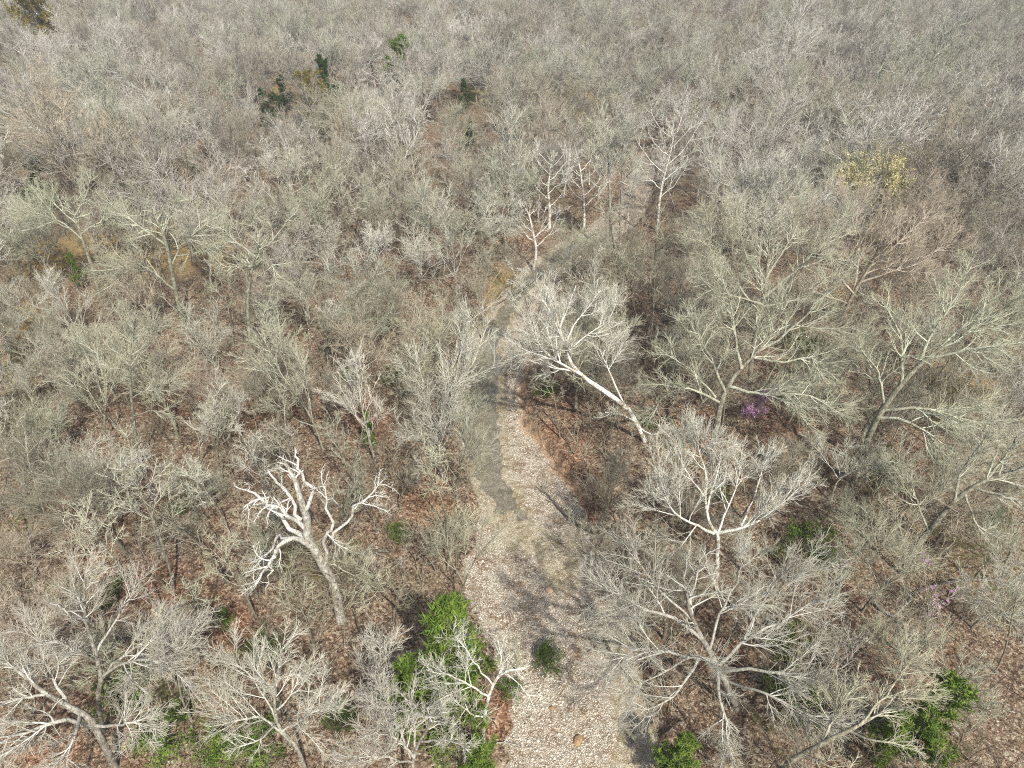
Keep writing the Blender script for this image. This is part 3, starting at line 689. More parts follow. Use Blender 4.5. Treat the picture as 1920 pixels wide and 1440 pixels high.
hero('bare_tree', (192, 1372), [
    [(192, 1372, 0, .22), (184, 1310, 0, .21), (190, 1270, .2, .2), (180, 1225, .3, .17), (160, 1165, .5, .12), (158, 1120, .7, .08), (160, 1075, 1, .04)],
    [(188, 1275, .2, .15), (225, 1235, .8, .11), (265, 1210, 1, .08), (330, 1175, 1.4, .04)],
    [(190, 1270, .2, .14), (240, 1240, -.4, .1), (300, 1235, -.8, .06), (345, 1215, -1, .03)],
    [(165, 1165, .5, .1), (135, 1155, 0, .07), (105, 1130, 0, .04)],
    [(180, 1225, .3, .12), (210, 1170, 1.4, .08), (240, 1120, 2, .05), (265, 1085, 2.6, .03)],
    [(182, 1240, .3, .11), (140, 1220, -.6, .07), (100, 1200, -1, .04)]],
    'upright whitish tree with forked crown just above the corner tree', 'tree', 'w', None, None, (90, 560, 2800), .0115, 29, 34, 0.086, .05, 'the forked whitish tree near the corner', .04, (.45, .5, .5), (190, 1170), .68)
hero('bare_tree', (905, 1400), [
    [(905, 1400, 0, .15), (908, 1350, 0, .14), (915, 1310, .1, .13), (930, 1275, .3, .11), (950, 1258, .5, .08), (985, 1254, .8, .04)],
    [(916, 1305, .1, .08), (880, 1285, 0, .06), (840, 1265, 0, .04), (800, 1255, 0, .02)],
    [(925, 1285, .2, .07), (895, 1250, .8, .05), (870, 1215, 1.2, .03), (850, 1190, 1.6, .02)],
    [(908, 1345, 0, .07), (870, 1330, -.6, .05), (840, 1300, -.8, .03)],
    [(935, 1270, .3, .06), (940, 1230, 1, .04), (930, 1190, 1.6, .02)],
    [(945, 1262, .4, .05), (980, 1290, -.6, .035), (1000, 1320, -1, .02)]],
    'slim white tree whose top bends right over the bright cedar', 'tree', 's', None, M_SYC, (50, 260, 1100), .011, 30, 38, 0.094, .02, 'the slim white bent tree', .04, (.55, .5, .5))
hero('bare_tree', (345, 612), [
    [(345, 612, 0, .32), (332, 560, 0, .31), (322, 505, 0, .28), (312, 460, .2, .24), (300, 425, .5, .17), (285, 395, .8, .1)],
    [(330, 545, 0, .18), (300, 520, -.8, .15), (262, 495, -1.2, .13), (232, 505, -1.4, .1), (220, 535, -1.5, .08), (222, 570, -1.6, .04)],
    [(320, 500, 0, .17), (340, 460, .6, .13), (375, 430, 1, .1), (410, 400, 1.4, .06)],
    [(312, 460, .2, .16), (270, 430, .8, .12), (230, 400, 1.2, .07), (200, 380, 1.6, .04)],
    [(305, 440, .4, .14), (320, 400, 1.4, .1), (340, 360, 2, .05)],
    [(330, 480, .2, .12), (375, 475, -.6, .08), (420, 455, -1, .04)]],
    'tall dark tree whose left limb arches over and hangs down', 'tree', 'g', None, None, (110, 650, 3000), .013, 31, 38, 0.108, .05, 'the tree with the arching limb', .05, (.45, .5, .5), (310, 450))
hero('bare_tree', (475, 735), [
    [(475, 735, 0, .26), (472, 670, 0, .25), (465, 600, .1, .22), (466, 540, .2, .2), (476, 490, .4, .17), (488, 460, .6, .1)],
    [(470, 500, .3, .14), (500, 488, -.4, .11), (520, 520, -.8, .07), (515, 540, -.9, .04)],
    [(478, 480, .4, .13), (440, 450, .8, .1), (410, 420, 1.2, .05)],
    [(480, 480, .5, .13), (520, 440, 1, .09), (550, 400, 1.4, .05)],
    [(485, 465, .6, .11), (480, 420, 1.4, .08), (475, 380, 2, .04)],
    [(476, 500, .4, .1), (430, 500, -.4, .07), (395, 490, -.8, .04)]],
    'tall straight grey trunk tree with high gnarled crown', 'tree', 'g', None, None, (100, 600, 2800), .013, 32, 38, 0.108, .04, 'the tall straight grey trunk tree', .05, (.45, .5, .5), (480, 460))
hero('bare_tree', (188, 560), [
    [(188, 560, 0, .26), (172, 500, 0, .25), (155, 450, 0, .22), (140, 405, .3, .17), (130, 370, .6, .1)],
    [(155, 450, 0, .15), (120, 420, -.4, .11), (70, 400, -.8, .07), (25, 395, -1, .04)],
    [(150, 440, 0, .15), (190, 415, .4, .11), (240, 400, .8, .06)],
    [(140, 405, .3, .13), (160, 370, 1.2, .09), (170, 330, 1.8, .05)],
    [(145, 420, .2, .12), (100, 380, 1, .08), (70, 350, 1.4, .05)]],
    'grey trunk tree beside the ochre grass patch at the left', 'tree', 'g', None, None, (100, 600, 2800), .013, 33, 38, 0.101, .05, 'the tree by the ochre grass', .05, (.5, .5, .5))
hero('bare_tree', (258, 880), [
    [(258, 880, 0, .17), (252, 800, 0, .16), (246, 740, 0, .14), (244, 680, .1, .11), (250, 630, .3, .07), (255, 590, .5, .03)],
    [(250, 745, 0, .09), (290, 725, -.4, .06), (330, 712, -.8, .03)],
    [(246, 690, .1, .09), (220, 655, .3, .06), (200, 620, .6, .03)],
    [(246, 685, .1, .09), (275, 640, .6, .06), (300, 600, 1, .03)],
    [(250, 780, 0, .07), (290, 770, -.6, .05), (320, 780, -.8, .03)],
    [(246, 700, .1, .08), (215, 690, -.4, .05), (185, 680, -.6, .03)]],
    'slender upright lichen-grey tree with forked fan crown at left centre', 'tree', 'g', None, None, (80, 420, 1800), .0115, 34, 32, .11, .05, 'the slender fan-crowned tree', .04, (.5, .5, .5))
hero('bare_tree', (856, 1140), [
    [(856, 1140, 0, .09), (866, 1110, 0, .085), (872, 1090, 0, .08), (885, 1060, .2, .06), (910, 1025, .4, .04), (945, 990, .6, .02)],
    [(870, 1095, 0, .06), (850, 1060, .2, .05), (838, 1020, .4, .035), (825, 975, .6, .02)],
    [(872, 1088, 0, .06), (872, 1040, .8, .04), (868, 990, 1.2, .02)],
    [(880, 1070, .1, .05), (900, 1020, 1, .03), (905, 980, 1.4, .02)]],
    'small V-forked bare tree on the left edge of the gravel', 'tree', 'y', None, None, (40, 200, 800), .010, 35, 34, 0.086, .05, 'the V-forked small tree', .03, (.55, .5, .5))
hero('bare_tree', (1575, 680), [
    [(1540, 690, 0, .3), (1560, 640, 0, .28), (1590, 570, 0, .24), (1612, 530, .2, .2), (1650, 470, .6, .12), (1680, 420, 1, .06)],
    [(1600, 550, 0, .16), (1560, 500, .8, .12), (1530, 440, 1.6, .07), (1510, 400, 2, .04)],
    [(1612, 530, .2, .15), (1670, 510, -.2, .11), (1740, 480, -.2, .07), (1790, 450, 0, .04)],
    [(1600, 545, .2, .15), (1610, 480, 1.4, .11), (1600, 420, 2.2, .07), (1590, 370, 3, .04)],
    [(1630, 500, .4, .13), (1690, 450, 1.2, .09), (1740, 400, 2, .05)],
    [(1590, 570, 0, .13), (1540, 550, -.4, .09), (1490, 520, -.4, .05)]],
    'tall brownish fine-twigged tree, dark leaning trunk, behind the right-leaning tree', 'tree', 'p', None, None, (140, 950, 5200), .013, 36, 34, .1, .06, 'the tall brownish fine-twigged tree', .05, (.45, .5, .5), (1640, 480))
hero('bare_tree', (1405, 720), [
    [(1405, 720, 0, .3), (1412, 650, 0, .28), (1425, 590, 0, .25), (1435, 540, .2, .2), (1440, 480, .6, .12), (1445, 430, 1, .06)],
    [(1425, 585, 0, .16), (1380, 530, .6, .12), (1350, 470, 1.2, .08), (1320, 420, 1.8, .04)],
    [(1430, 560, 0, .16), (1490, 510, .4, .12), (1540, 460, 1, .08), (1580, 420, 1.4, .04)],
    [(1435, 540, .2, .15), (1400, 480, 1.4, .1), (1385, 430, 2, .07), (1380, 390, 2.6, .04)],
    [(1438, 520, .3, .14), (1475, 460, 1.6, .1), (1500, 410, 2.4, .06), (1510, 380, 2.8, .04)],
    [(1430, 570, 0, .13), (1360, 550, -.4, .1), (1310, 520, -.4, .06)],
    [(1428, 575, 0, .13), (1500, 560, -.6, .09), (1550, 520, -.8, .05)]],
    'wide rounded fine-twigged tree behind the broad tree above the redbud', 'tree', 'g', None, None, (150, 1050, 5600), .013, 37, 34, .1, .06, 'the wide rounded fine-twigged tree', .05, (.45, .5, .5), (1440, 470))
hero('bare_tree', (575, 1450), [
    [(575, 1450, 0, .15), (555, 1400, 0, .14), (525, 1365, .1, .12), (515, 1320, .4, .09), (520, 1270, .8, .05), (530, 1210, 1.2, .03)],
    [(545, 1390, 0, .09), (490, 1345, 0, .07), (450, 1350, -.4, .05), (400, 1330, -.4, .03)],
    [(530, 1370, .1, .09), (500, 1310, .8, .06), (460, 1260, 1.4, .04), (430, 1230, 1.8, .02)],
    [(520, 1330, .3, .08), (560, 1290, .8, .05), (590, 1240, 1.4, .03)],
    [(530, 1370, .1, .08), (580, 1340, -.2, .05), (620, 1310, -.4, .03)],
    [(515, 1360, 0, .07), (480, 1390, -1.4, .05), (440, 1400, -1.8, .03)]],
    'pale fan-shaped tree over green brush at the bottom left', 'tree', 'w', None, None, (90, 560, 2600), .0105, 38, 34, 0.086, .05, 'the pale fan-shaped tree', .04, (.5, .5, .5), (520, 1300))
hero('bare_tree', (765, 1500), [
    [(765, 1500, 0, .16), (772, 1450, 0, .15), (780, 1405, .1, .12), (800, 1370, .3, .08), (830, 1330, .6, .04)],
    [(776, 1420, 0, .1), (750, 1390, -.2, .07), (700, 1370, -.4, .04)],
    [(780, 1405, .1, .09), (775, 1350, .8, .06), (770, 1300, 1.2, .03)],
    [(790, 1390, .1, .08), (840, 1390, -.6, .05), (880, 1400, -1, .03)],
    [(775, 1430, 0, .08), (720, 1420, -1, .06), (660, 1420, -1.4, .03)],
    [(775, 1440, 0, .08), (740, 1340, 1, .05), (710, 1310, 1.4, .03)]],
    'low pale many-twigged tree at the bottom edge left of the creek', 'tree', 'w', None, None, (80, 520, 2600), .0105, 39, 40, 0.115, .04, 'the low pale tree at the bottom edge', .04, (.5, .5, .5))
hero('bare_tree', (1420, 1480), [
    [(1420, 1480, 0, .2), (1480, 1430, -.2, .19), (1540, 1395, -.2, .16), (1600, 1365, 0, .12), (1660, 1330, .4, .08), (1720, 1290, .8, .04)],
    [(1540, 1395, -.2, .1), (1570, 1330, 1, .07), (1620, 1270, 1.6, .04)],
    [(1590, 1370, 0, .09), (1650, 1390, -1, .06), (1720, 1400, -1.4, .03)],
    [(1610, 1360, 0, .08), (1680, 1280, 1.2, .05), (1700, 1220, 1.8, .03)],
    [(1500, 1415, -.2, .09), (1560, 1440, -1.4, .06), (1620, 1460, -2, .03)]],
    'grey tree leaning low to the right at the bottom edge', 'tree', 'y', None, None, (60, 360, 1700), .0105, 40, 34, 0.086, .04, 'the low leaning bottom-edge tree', .04, (.5, .5, .5), (1600, 1370))
# sycamores far up the creek, each with its own outline
def syc(bx, by, pts, lab, seed, ph=None, sc_=1.0):
    r = [.22, .19, .15, .11, .07, .04]
    tr = [(bx, by, 0, .23)] + [(x, y, 0, r[i + 1] if i < 5 else .03) for i, (x, y) in enumerate(pts)]
    rr = random.Random(seed); limbs = [tr]; H = by - pts[-1][1]
    for k in range(8):
        t = .3 + .6 * k / 8; i = t * (len(tr) - 1); a = int(i); f = i - a
        x0 = tr[a][0] * (1 - f) + tr[min(a + 1, len(tr) - 1)][0] * f; y0 = tr[a][1] * (1 - f) + tr[min(a + 1, len(tr) - 1)][1] * f
        s = -1 if k % 2 else 1; L = H * (.42 - .25 * t) * rr.uniform(.8, 1.2); dd = rr.uniform(-1.5, 1.5)
        limbs.append([(x0, y0, 0, .09 - .05 * t), (x0 + s * L * .4, y0 - L * .35, dd * .5, .06 - .03 * t), (x0 + s * L * .75, y0 - L * .85, dd, .035), (x0 + s * L * .85, y0 - L * 1.3, dd, .022)])
    return hero('sycamore_tree', (bx, by), limbs, lab, 'tree', 's', 'white sycamores along the upper creek', M_SYC, (40, 170, 600), .015, seed, 34, 0.086, .06, ph, .06, (.5, .5, .5), None, 1.15)
syc(1232, 432, [(1235, 390), (1241, 350), (1250, 310), (1262, 265), (1258, 235)], 'white straight sycamore standing alone right of the double grey trunks', 51, 'the straight white sycamore')
syc(1372, 372, [(1382, 330), (1392, 290), (1400, 260), (1415, 225)], 'white sycamore with orange twig tips, left of the thin leaning one', 52, 'the orange-tipped sycamore')
syc(1478, 335, [(1490, 300), (1500, 270), (1515, 235), (1525, 195)], 'thin white sycamore leaning right, third from the left', 53, 'the thin leaning sycamore')
syc(1095, 430, [(1095, 395), (1093, 360), (1088, 320), (1082, 290)], 'white sycamore with even herringbone branches above the creek bend', 54, 'the herringbone sycamore')
syc(1030, 432, [(1030, 395), (1028, 355), (1032, 315), (1035, 295)], 'small white sycamore left of the herringbone sycamore', 55, 'the small white sycamore')
syc(1000, 510, [(1005, 470), (1000, 440), (992, 405), (985, 390)], 'thin white two-stemmed sycamore at the head of the pool', 56)
syc(1838, 300, [(1845, 265), (1850, 235), (1862, 195), (1870, 175)], 'white sycamore near the right edge, its twigs orange', 57, 'the sycamore at the right edge')
syc(1850, 78, [(1853, 60), (1856, 45), (1862, 25)], 'far white sycamore near the top right corner', 58)
# two dark trunks side by side
for j, (bx, s, lab) in enumerate([(1145, -1, 'left one of two close dark straight trunks above the creek bend'), (1163, 1, 'right one of two close dark straight trunks above the creek bend')]):
    hero('bare_tree', (bx, 465), [[(bx, 465, 0, .26), (bx, 420, 0, .24), (bx + 2 * s, 370, 0, .21), (bx + 4 * s, 320, .2, .15), (bx + 6 * s, 270, .4, .08)],
        [(bx, 355, 0, .12), (bx + 18 * s, 320, .4, .08), (bx + 35 * s, 285, .8, .04)], [(bx, 330, 0, .1), (bx - 12 * s, 295, .8, .07), (bx - 20 * s, 250, 1.2, .04)],
        [(bx, 310, 0, .1), (bx + 8 * s, 270, -.6, .06), (bx + 14 * s, 225, -.8, .03)], [(bx, 340, 0, .1), (bx + 25 * s, 350, -.6, .06), (bx + 45 * s, 330, -.8, .03)]],
        lab, 'tree', 'w', 'double dark trunks', None, (60, 360, 1600), .015, 60 + j, 34, 0.086, .05, ['the double dark trunks', None][j])

# ------------------------------------------------------------------ evergreens, shrubs, blossom trees
def plant(name, meshes, px, py, label, cat, group=None, phrase=None, W=None, part2='foliage', hk=1.0, top=False):
    """px, py = picture point of the foliage centre; W = width in picture px"""
    mt, mf, H, Wd, hc = meshes
    z = 1.2; s = 1
    for _ in range(3):
        p = at_z(px, py, z + hc * s); dep = project(p[0], p[1], p[2])[2]
        if W: s = (.78 if 'cedar' in name else 1) * W * float(dep) / F / Wd
        z = tz(p[0], p[1])
    root = empty(name, (p[0], p[1], z), rnd.random() * 6.28, (s, s, s * hk))
    link('trunk' if 'tree' in name else 'stem', mt, root); link(part2, mf, root)
    tag(root, label, cat, group); tinted(root, 'b')
    if phrase: LAND.append((phrase, px, py))
    OCC.append((p[0], p[1], 1.0))
    if p[1] > 68: CLEAR.append((p[0], p[1], 5.5, 24))
    return root
CED = [cedar_meshes(70 + i, 6, 3.8) for i in range(3)]
CEDD = [cedar_meshes(80 + i, 6, 3.6, M_CEDARD) for i in range(2)]
CEDO = cedar_meshes(90, 5.5, 4.2, M_CEDARO, 1.0, .3)
SHR = [shrub_meshes(95 + i) for i in range(3)]
SHRB = [shrub_meshes(105 + i, 2.2, 2.6, M_CEDAR, 1.4) for i in range(2)]
gC = 'cedars under the bare trees'
plant('cedar_tree', CED[0], 822, 1262, 'largest bright green cedar, left of the gravel', 'tree', gC, 'the largest bright cedar', 185)
plant('cedar_tree', CED[1], 770, 1310, 'bright green cedar overlapping the left foot of the largest cedar', 'tree', gC, None, 105)
plant('cedar_tree', CED[2], 868, 1345, 'bright green cedar beside the slim white bent tree', 'tree', gC, None, 105)
plant('cedar_tree', CED[0], 862, 1160, 'small green cedar just above the largest cedar', 'tree', gC, None, 60)
plant('cedar_tree', CED[1], 900, 1430, 'green cedar at the bottom edge left of the creek', 'tree', gC, None, 80)
plant('cedar_tree', CED[1], 1745, 1350, 'yellow-green pointed cedar near the bottom right corner', 'tree', gC, 'the yellow-green pointed cedar', 125)
plant('cedar_tree', CED[2], 1668, 1385, 'wide green cedar under twigs left of the yellow-green cedar', 'tree', gC, None, 95)
plant('cedar_tree', CED[0], 1262, 1425, 'green cedar at the bottom edge right of the creek', 'tree', gC, 'the bottom-edge cedar', 95)
plant('cedar_tree', CEDD[0], 617, 158, 'dark green cedar beside the bronze cedar in the far woods', 'tree', gC, 'the far dark cedar', 60, hk=1.0)
plant('cedar_tree', CEDO, 588, 178, 'bronze yellow round cedar in the far woods', 'tree', gC, 'the bronze cedar', 70, hk=.8)
plant('cedar_tree', CEDD[1], 500, 200, 'small dark cedar, left one of a far pair', 'tree', gC, None, 42, hk=.9)
plant('cedar_tree', CEDD[0], 527, 184, 'small dark cedar, right one of a far pair', 'tree', gC, None, 46, hk=.9)
plant('cedar_tree', CED[2], 743, 121, 'rounded fresh green cedar alone in the far woods', 'tree', gC, 'the far green cedar', 64, hk=.85)
plant('cedar_tree', CEDO, 70, 32, 'olive round cedar near the top left corner', 'tree', gC, 'the top left olive cedar', 85)
plant('cedar_tree', CED[0], 692, 822, 'slim green cedar left of the pool', 'tree', gC, 'the slim pool-side cedar', 36, hk=1.5)
plant('cedar_tree', CEDD[1], 880, 245, 'small dark cedar in the far middle woods', 'tree', gC, None, 30, hk=.9)
plant('cedar_tree', CEDD[0], 870, 180, 'dark cedar behind bare crowns in the far middle', 'tree', gC, None, 40)
plant('cedar_tree', CEDD[1], 1235, 95, 'dark cedar under bare crowns in the far right woods', 'tree', gC, None, 40, hk=.8)
plant('cedar_tree', CEDD[0], 365, 325, 'small dark cedar below the pale crowns at upper left', 'tree', gC, None, 26)
plant('cedar_tree', CEDD[1], 70, 355, 'dark green cedar beneath the big pinkish crown', 'tree', gC, None, 60)
plant('cedar_tree', CED[1], 145, 515, 'small green cedar on the ochre grass', 'tree', gC, None, 26, hk=1.3)
plant('shrub', SHR[0], 1500, 1310, 'green shrub beneath the right side of the largest spreading tree', 'shrub', 'green shrubs on the forest floor', None, 95)
plant('shrub', SHR[2], 1475, 1200, 'green shrub beneath the upper right of the largest spreading tree', 'shrub', 'green shrubs on the forest floor', None, 75)
gS = 'green shrubs on the forest floor'
for i, (x, y, W, lab, ph) in enumerate([
        (285, 1372, 90, 'round bright green shrub right of the corner tree', 'the round bright shrub'), (395, 1393, 75, 'green shrub right of the round bright shrub', None),
        (465, 1388, 80, 'green shrub beneath the pale fan-shaped tree', None), (490, 1215, 60, 'green shrub behind the pale fan-shaped tree', None),
        (200, 1110, 55, 'green shrub behind the forked whitish tree, right one', None), (125, 1115, 60, 'green shrub behind the forked whitish tree, left one', None),
        (410, 1160, 34, 'small light green shrub on brown litter left of the snag', 'the small shrub by the snag'), (225, 1290, 80, 'olive shrub beneath the forked whitish tree', None),
        (1024, 1232, 55, 'dark green shrub standing alone on the gravel', 'the dark shrub on the gravel'), (958, 1292, 40, 'green shrub right of the slim white bent tree', None),
        (1022, 722, 44, 'green shrub on the right bank below the leaning sycamore', 'the right bank shrub'), (1218, 792, 32, 'small green shrub at the foot of the leaning sycamore', None),
        (1668, 870, 60, 'bright green shrub below the big right-leaning tree', 'the bright shrub at right'), (1475, 745, 30, 'small green shrub right of the redbud', None),
        (745, 1000, 44, 'olive shrub left of the pool tail', None), (1350, 925, 34, 'small green shrub behind the forked white sycamore', None), (1510, 1010, 80, 'green shrub right of the forked white sycamore', None),
        (1555, 1045, 50, 'small green shrub above the largest spreading tree', None), (740, 700, 40, 'green shrub left of the pool among pale trunks', None),
        (1520, 640, 55, 'olive shrub beside the dark leaning trunks', None), (640, 1350, 60, 'green shrub left of the bottom-edge pale tree', None), (1690, 10, 60, 'dark green shrub at the top edge far right', None),
        (340, 945, 40, 'faint green shrub among grey stems at left', None), (1865, 970, 40, 'small green shrub near the right edge', None), (655, 700, 34, 'small green shrub under the middle crowns', None)]):
    plant('shrub', (SHRB if i in (0, 1, 2, 6, 12) else SHR)[i % (2 if i in (0, 1, 2, 6, 12) else 3)], x, y, lab, 'shrub', gS, ph, W)

def blossom(px, py, W, label, ph, matb, seed, dens, name, bs=.12, kind='sapling'):
    mt, mc, H, Wd, hc = tree_meshes(kind, seed, 1.2)
    rng = np.random.default_rng(seed)
    co = np.empty(len(mc.vertices) * 3, np.float32); mc.vertices.foreach_get('co', co); co = co.reshape(-1, 3)
    co = co[(co[:, 2] > H * .4) & (rng.random(len(co)) < dens)]
    V, Q, lv = blades(co, 3, bs, rng, .09, .45)
    z = 1.2
    for _ in range(3):
        p = at_z(px, py, z + hc); s = W * float(project(p[0], p[1], p[2])[2]) / F / Wd; s = min(s, 2.2); p = at_z(px, py, z + hc * s); z = tz(p[0], p[1])
    root = empty(name, (p[0], p[1], z), 0, s)
    link('trunk', mt, root); link('crown', mc, root); link('blossom', make_mesh('blossom_mesh', V, Q, matb, lv, False, True), root)
    tag(root, label, 'tree'); tinted(root, 'b'); OCC.append((p[0], p[1], 1.5))
    if p[1] > 68: CLEAR.append((p[0], p[1], 6, 25))
    if ph: LAND.append((ph, px, py))
blossom(1412, 762, 48, 'small redbud in magenta purple bloom under the broad tree', 'the redbud', M_BUD, 201, .22, 'redbud_tree', .10)
blossom(1785, 1150, 90, 'faintly pink flowering redbud near the right edge', 'the faint pink redbud', M_BUD, 202, .012, 'redbud_tree')
blossom(1690, 352, 140, 'wide tree in pale yellow bloom in the upper right', 'the yellow blooming tree', M_YEL, 203, .08, 'blossoming_tree', .16, 'broad')

# ------------------------------------------------------------------ archetypes of the repeated trees
ARCH = {}
for kind, seeds in dict(round=(1, 2, 3, 4), vase=(5, 6, 7), pole=(8, 9, 10), fuzzy=(11, 12), broad=(13, 14)).items():
    ARCH[kind] = [tree_meshes(kind, s, 1.0, .0155 if kind != 'fuzzy' else .014) for s in seeds]
SAPS = [tree_meshes('sapling', 30 + i, .9, .014) for i in range(5)]
TREES = []
KINDWORD = dict(sycamore='slender white-trunked', round='round-crowned', vase='upright', pole='thin straight', fuzzy='fine-twigged', broad='spreading', sapling='thin young')
def put(kind, x, y, s, tint, pxc, pyc, name='bare_tree', arr=None):
    mt, mc, H, Wd, hc = (arr or ARCH[kind])[rnd.randrange(len(arr or ARCH[kind]))]
    z = tz(x, y)
    root = empty(name, (x, y, z), rnd.random() * 6.28, (s * rnd.uniform(.92, 1.08), s * rnd.uniform(.92, 1.08), s * rnd.uniform(.9, 1.1)))
    root.rotation_euler = (rnd.gauss(0, .05), rnd.gauss(0, .05), rnd.random() * 6.28)
    link('trunk', mt, root); link('crown', mc, root); tinted(root, tint)
    TREES.append((root, kind, tint, pxc, pyc, name)); OCC.append((x, y, Wd * s * .28))
    return root
def put_px(cx, cy, W, kind, tint):
    A = ARCH[kind][0]; z, s = 1.2, 1
    for _ in range(4):
        p = at_z(cx, cy, z + A[4] * s); dep = float(project(p[0], p[1], p[2])[2]); s = min(max(W * dep / F / A[3], .5), 1.7); z = tz(p[0], p[1])
    put(kind, p[0], p[1], s, tint, cx, cy)
ARCH['sycamore'] = [tree_meshes('sycamore', 60 + i, .7, .015, M_SYC) for i in range(2)]
K = dict(s='sycamore', o='round', v='vase', p='pole', f='fuzzy', b='broad')
for line in '''155 30 50 o b;340 20 62 o w;250 38 55 o g;400 65 95 b g;140 95 65 o g;45 60 70 o w;270 90 75 o g;500 80 85 o g;560 75 62 v w;595 20 62 o b
300 165 75 v w;35 215 85 o g;230 225 110 b g;110 275 235 f p;390 280 62 v w;330 272 70 v b;320 215 90 f p;440 168 55 v w;170 150 65 o g;290 370 125 b g;230 320 120 f p;430 345 130 f p
580 350 165 b g;590 232 95 o g;450 232 95 o b;600 425 115 o w;60 440 140 b g;700 212 145 b g;790 162 95 f w;655 165 65 v w;940 180 105 o g;870 205 95 o g;970 272 95 v w;840 282 75 o w
800 362 75 f g;900 392 120 b w;1070 82 95 f w;1000 112 85 o g;900 82 85 o g;820 62 85 o g;760 42 65 o g;690 52 65 o g;1110 142 85 o g;1180 62 65 v w;1240 72 85 f w;1150 172 85 o g;1130 252 90 v g
690 322 90 o b;780 452 100 o w;740 522 110 o g;850 442 90 v w;1330 122 90 f b;1400 32 80 f w;1500 152 150 b g;1600 122 110 f g;1700 152 120 b g;1350 222 90 o g;1480 212 85 v g;1600 272 165 b g
1700 62 60 v w;1790 48 60 v w;1650 222 120 f g;1730 300 120 f p;1870 335 120 b g;1720 432 150 f p;1850 425 110 o b;1450 400 170 f w;800 650 165 v w;570 680 150 v g;680 722 135 v w;640 460 120 v w
500 602 120 v g;400 622 110 o w;130 682 135 v g;60 565 135 f p;560 542 115 o g;740 560 100 o b;820 782 180 b w;130 872 150 b w;255 955 100 p g;325 885 110 o g;60 832 115 o b;30 702 110 b w;430 762 90 o w
900 522 95 v b;850 585 90 o g;1250 622 115 v g;1280 502 110 f b;1200 520 110 f b;1690 540 150 f p;1590 862 130 b w;1425 852 120 v p;1150 895 90 f b;60 1132 165 f p;235 1022 100 p g;345 1050 90 p g;440 1042 80 p y
620 902 105 v g;690 1225 130 v w;740 1040 80 p y;1560 1070 110 v g;1645 965 130 b g;1720 1175 110 o b;1855 1210 180 v g;1880 1000 120 o g;1760 1400 110 v b;380 960 90 p b;560 830 90 p b;480 830 90 o b;340 780 100 v w
120 560 90 v w;740 880 80 v b;650 1010 90 v y;1120 1000 80 f b;1500 860 100 f b;1440 1010 90 v w;1780 830 100 v g;1890 700 90 v g;1130 470 60 f b;1060 440 60 o g;1300 420 90 f b;1230 520 80 p b;1320 330 80 o b
1560 350 100 f w;1420 300 80 o w;1640 350 90 o g;1780 240 100 b g;1880 130 90 o w;1540 50 80 f g;1620 40 80 o b;1290 40 70 f w;1450 90 90 f b;1820 160 80 f p;1350 60 80 o g;1140 20 60 o b;1040 25 60 o g;960 30 60 o b
870 25 60 o g;460 30 60 o b;200 60 60 o w;100 130 60 p g;420 120 70 o g;650 95 60 o w;60 300 90 f p;160 460 60 p b;520 280 110 o w;640 280 90 f p;760 330 90 o b;500 400 90 f p;700 420 100 f g;560 620 70 p b
970 1180 60 p y;1290 950 100 f b;1220 1000 80 v b;1630 1180 90 v y;1560 1420 80 v b;300 1240 90 p y;20 1000 100 o p;110 1010 90 v p;560 1120 70 p y;830 960 70 p y;780 1010 60 p b;1850 1330 100 v y;1790 620 110 b g;1185 330 60 s s;1320 290 62 s s;1560 300 60 s s;1272 240 52 s s;1690 145 45 s s;1440 200 50 s s;1110 270 55 s s;1060 300 50 s s;1900 240 55 s s;1630 170 45 s s;1075 465 85 f b;1120 500 80 v b;1020 535 60 p w;1105 440 80 o g;1175 430 70 p b;960 480 80 o b;870 700 80 v g;880 640 60 v w;850 815 120 v g;868 750 95 o g;905 690 60 v g'''.replace('\n', ';').split(';'):
    a = line.split()
    if float(a[1]) < 135: continue
    put_px(float(a[0]), float(a[1]), float(a[2]), K[a[3]], a[4])
# fill the gaps, nearest first
r2 = np.random.default_rng(77)
def blocks(x, y):
    for cx_, cy_, hw, dp in CLEAR:
        if -1.5 < cy_ - y < dp and abs(x - cx_ * y / cy_) < hw: return True
    return False
def room(x, y, k):
    if blocks(x, y): return False
    for ox, oy, r in OCC:
        if (ox - x) ** 2 + (oy - y) ** 2 < (r + k) ** 2: return False
    return True
NT = 298 - N_TREE[0]
Ymin = 19.0
cand = [];
for _ in range(9000):
    Y = 19 + 125 * r2.random() ** .7; X = (r2.random() * 2 - 1) * (Y * .80 + 16); cand.append((Y, X))
cand.sort()
for Y, X in cand:
    if len(TREES) >= NT: break
    d_, dw_, _s = creek_dist(np.array([X]), np.array([Y]))
    if d_[0] > -1.2: continue
    kk = 2.1 if Y < 60 else 1.7
    if not room(X, Y, kk): continue
    pxb, pyb, _ = project(X, Y, 9.0)
    if abs(pxb - 960) > 1010: continue
    q = r2.random()
    kind = 'pole' if q < .42 else 'vase' if q < .66 else 'round' if q < .84 else 'fuzzy' if q < .93 else 'broad'
    s = r2.uniform(.55, .9) if Y < 70 else r2.uniform(.7, 1.0)
    put(kind, X, Y, s, 'gwpbygbw'[r2.integers(8)], float(pxb), float(pyb))
FAR_Y = max(o[0].location.y for o in TREES[-5:])
print('trees', len(TREES) + N_TREE[0], 'individual woods reach Y', FAR_Y)

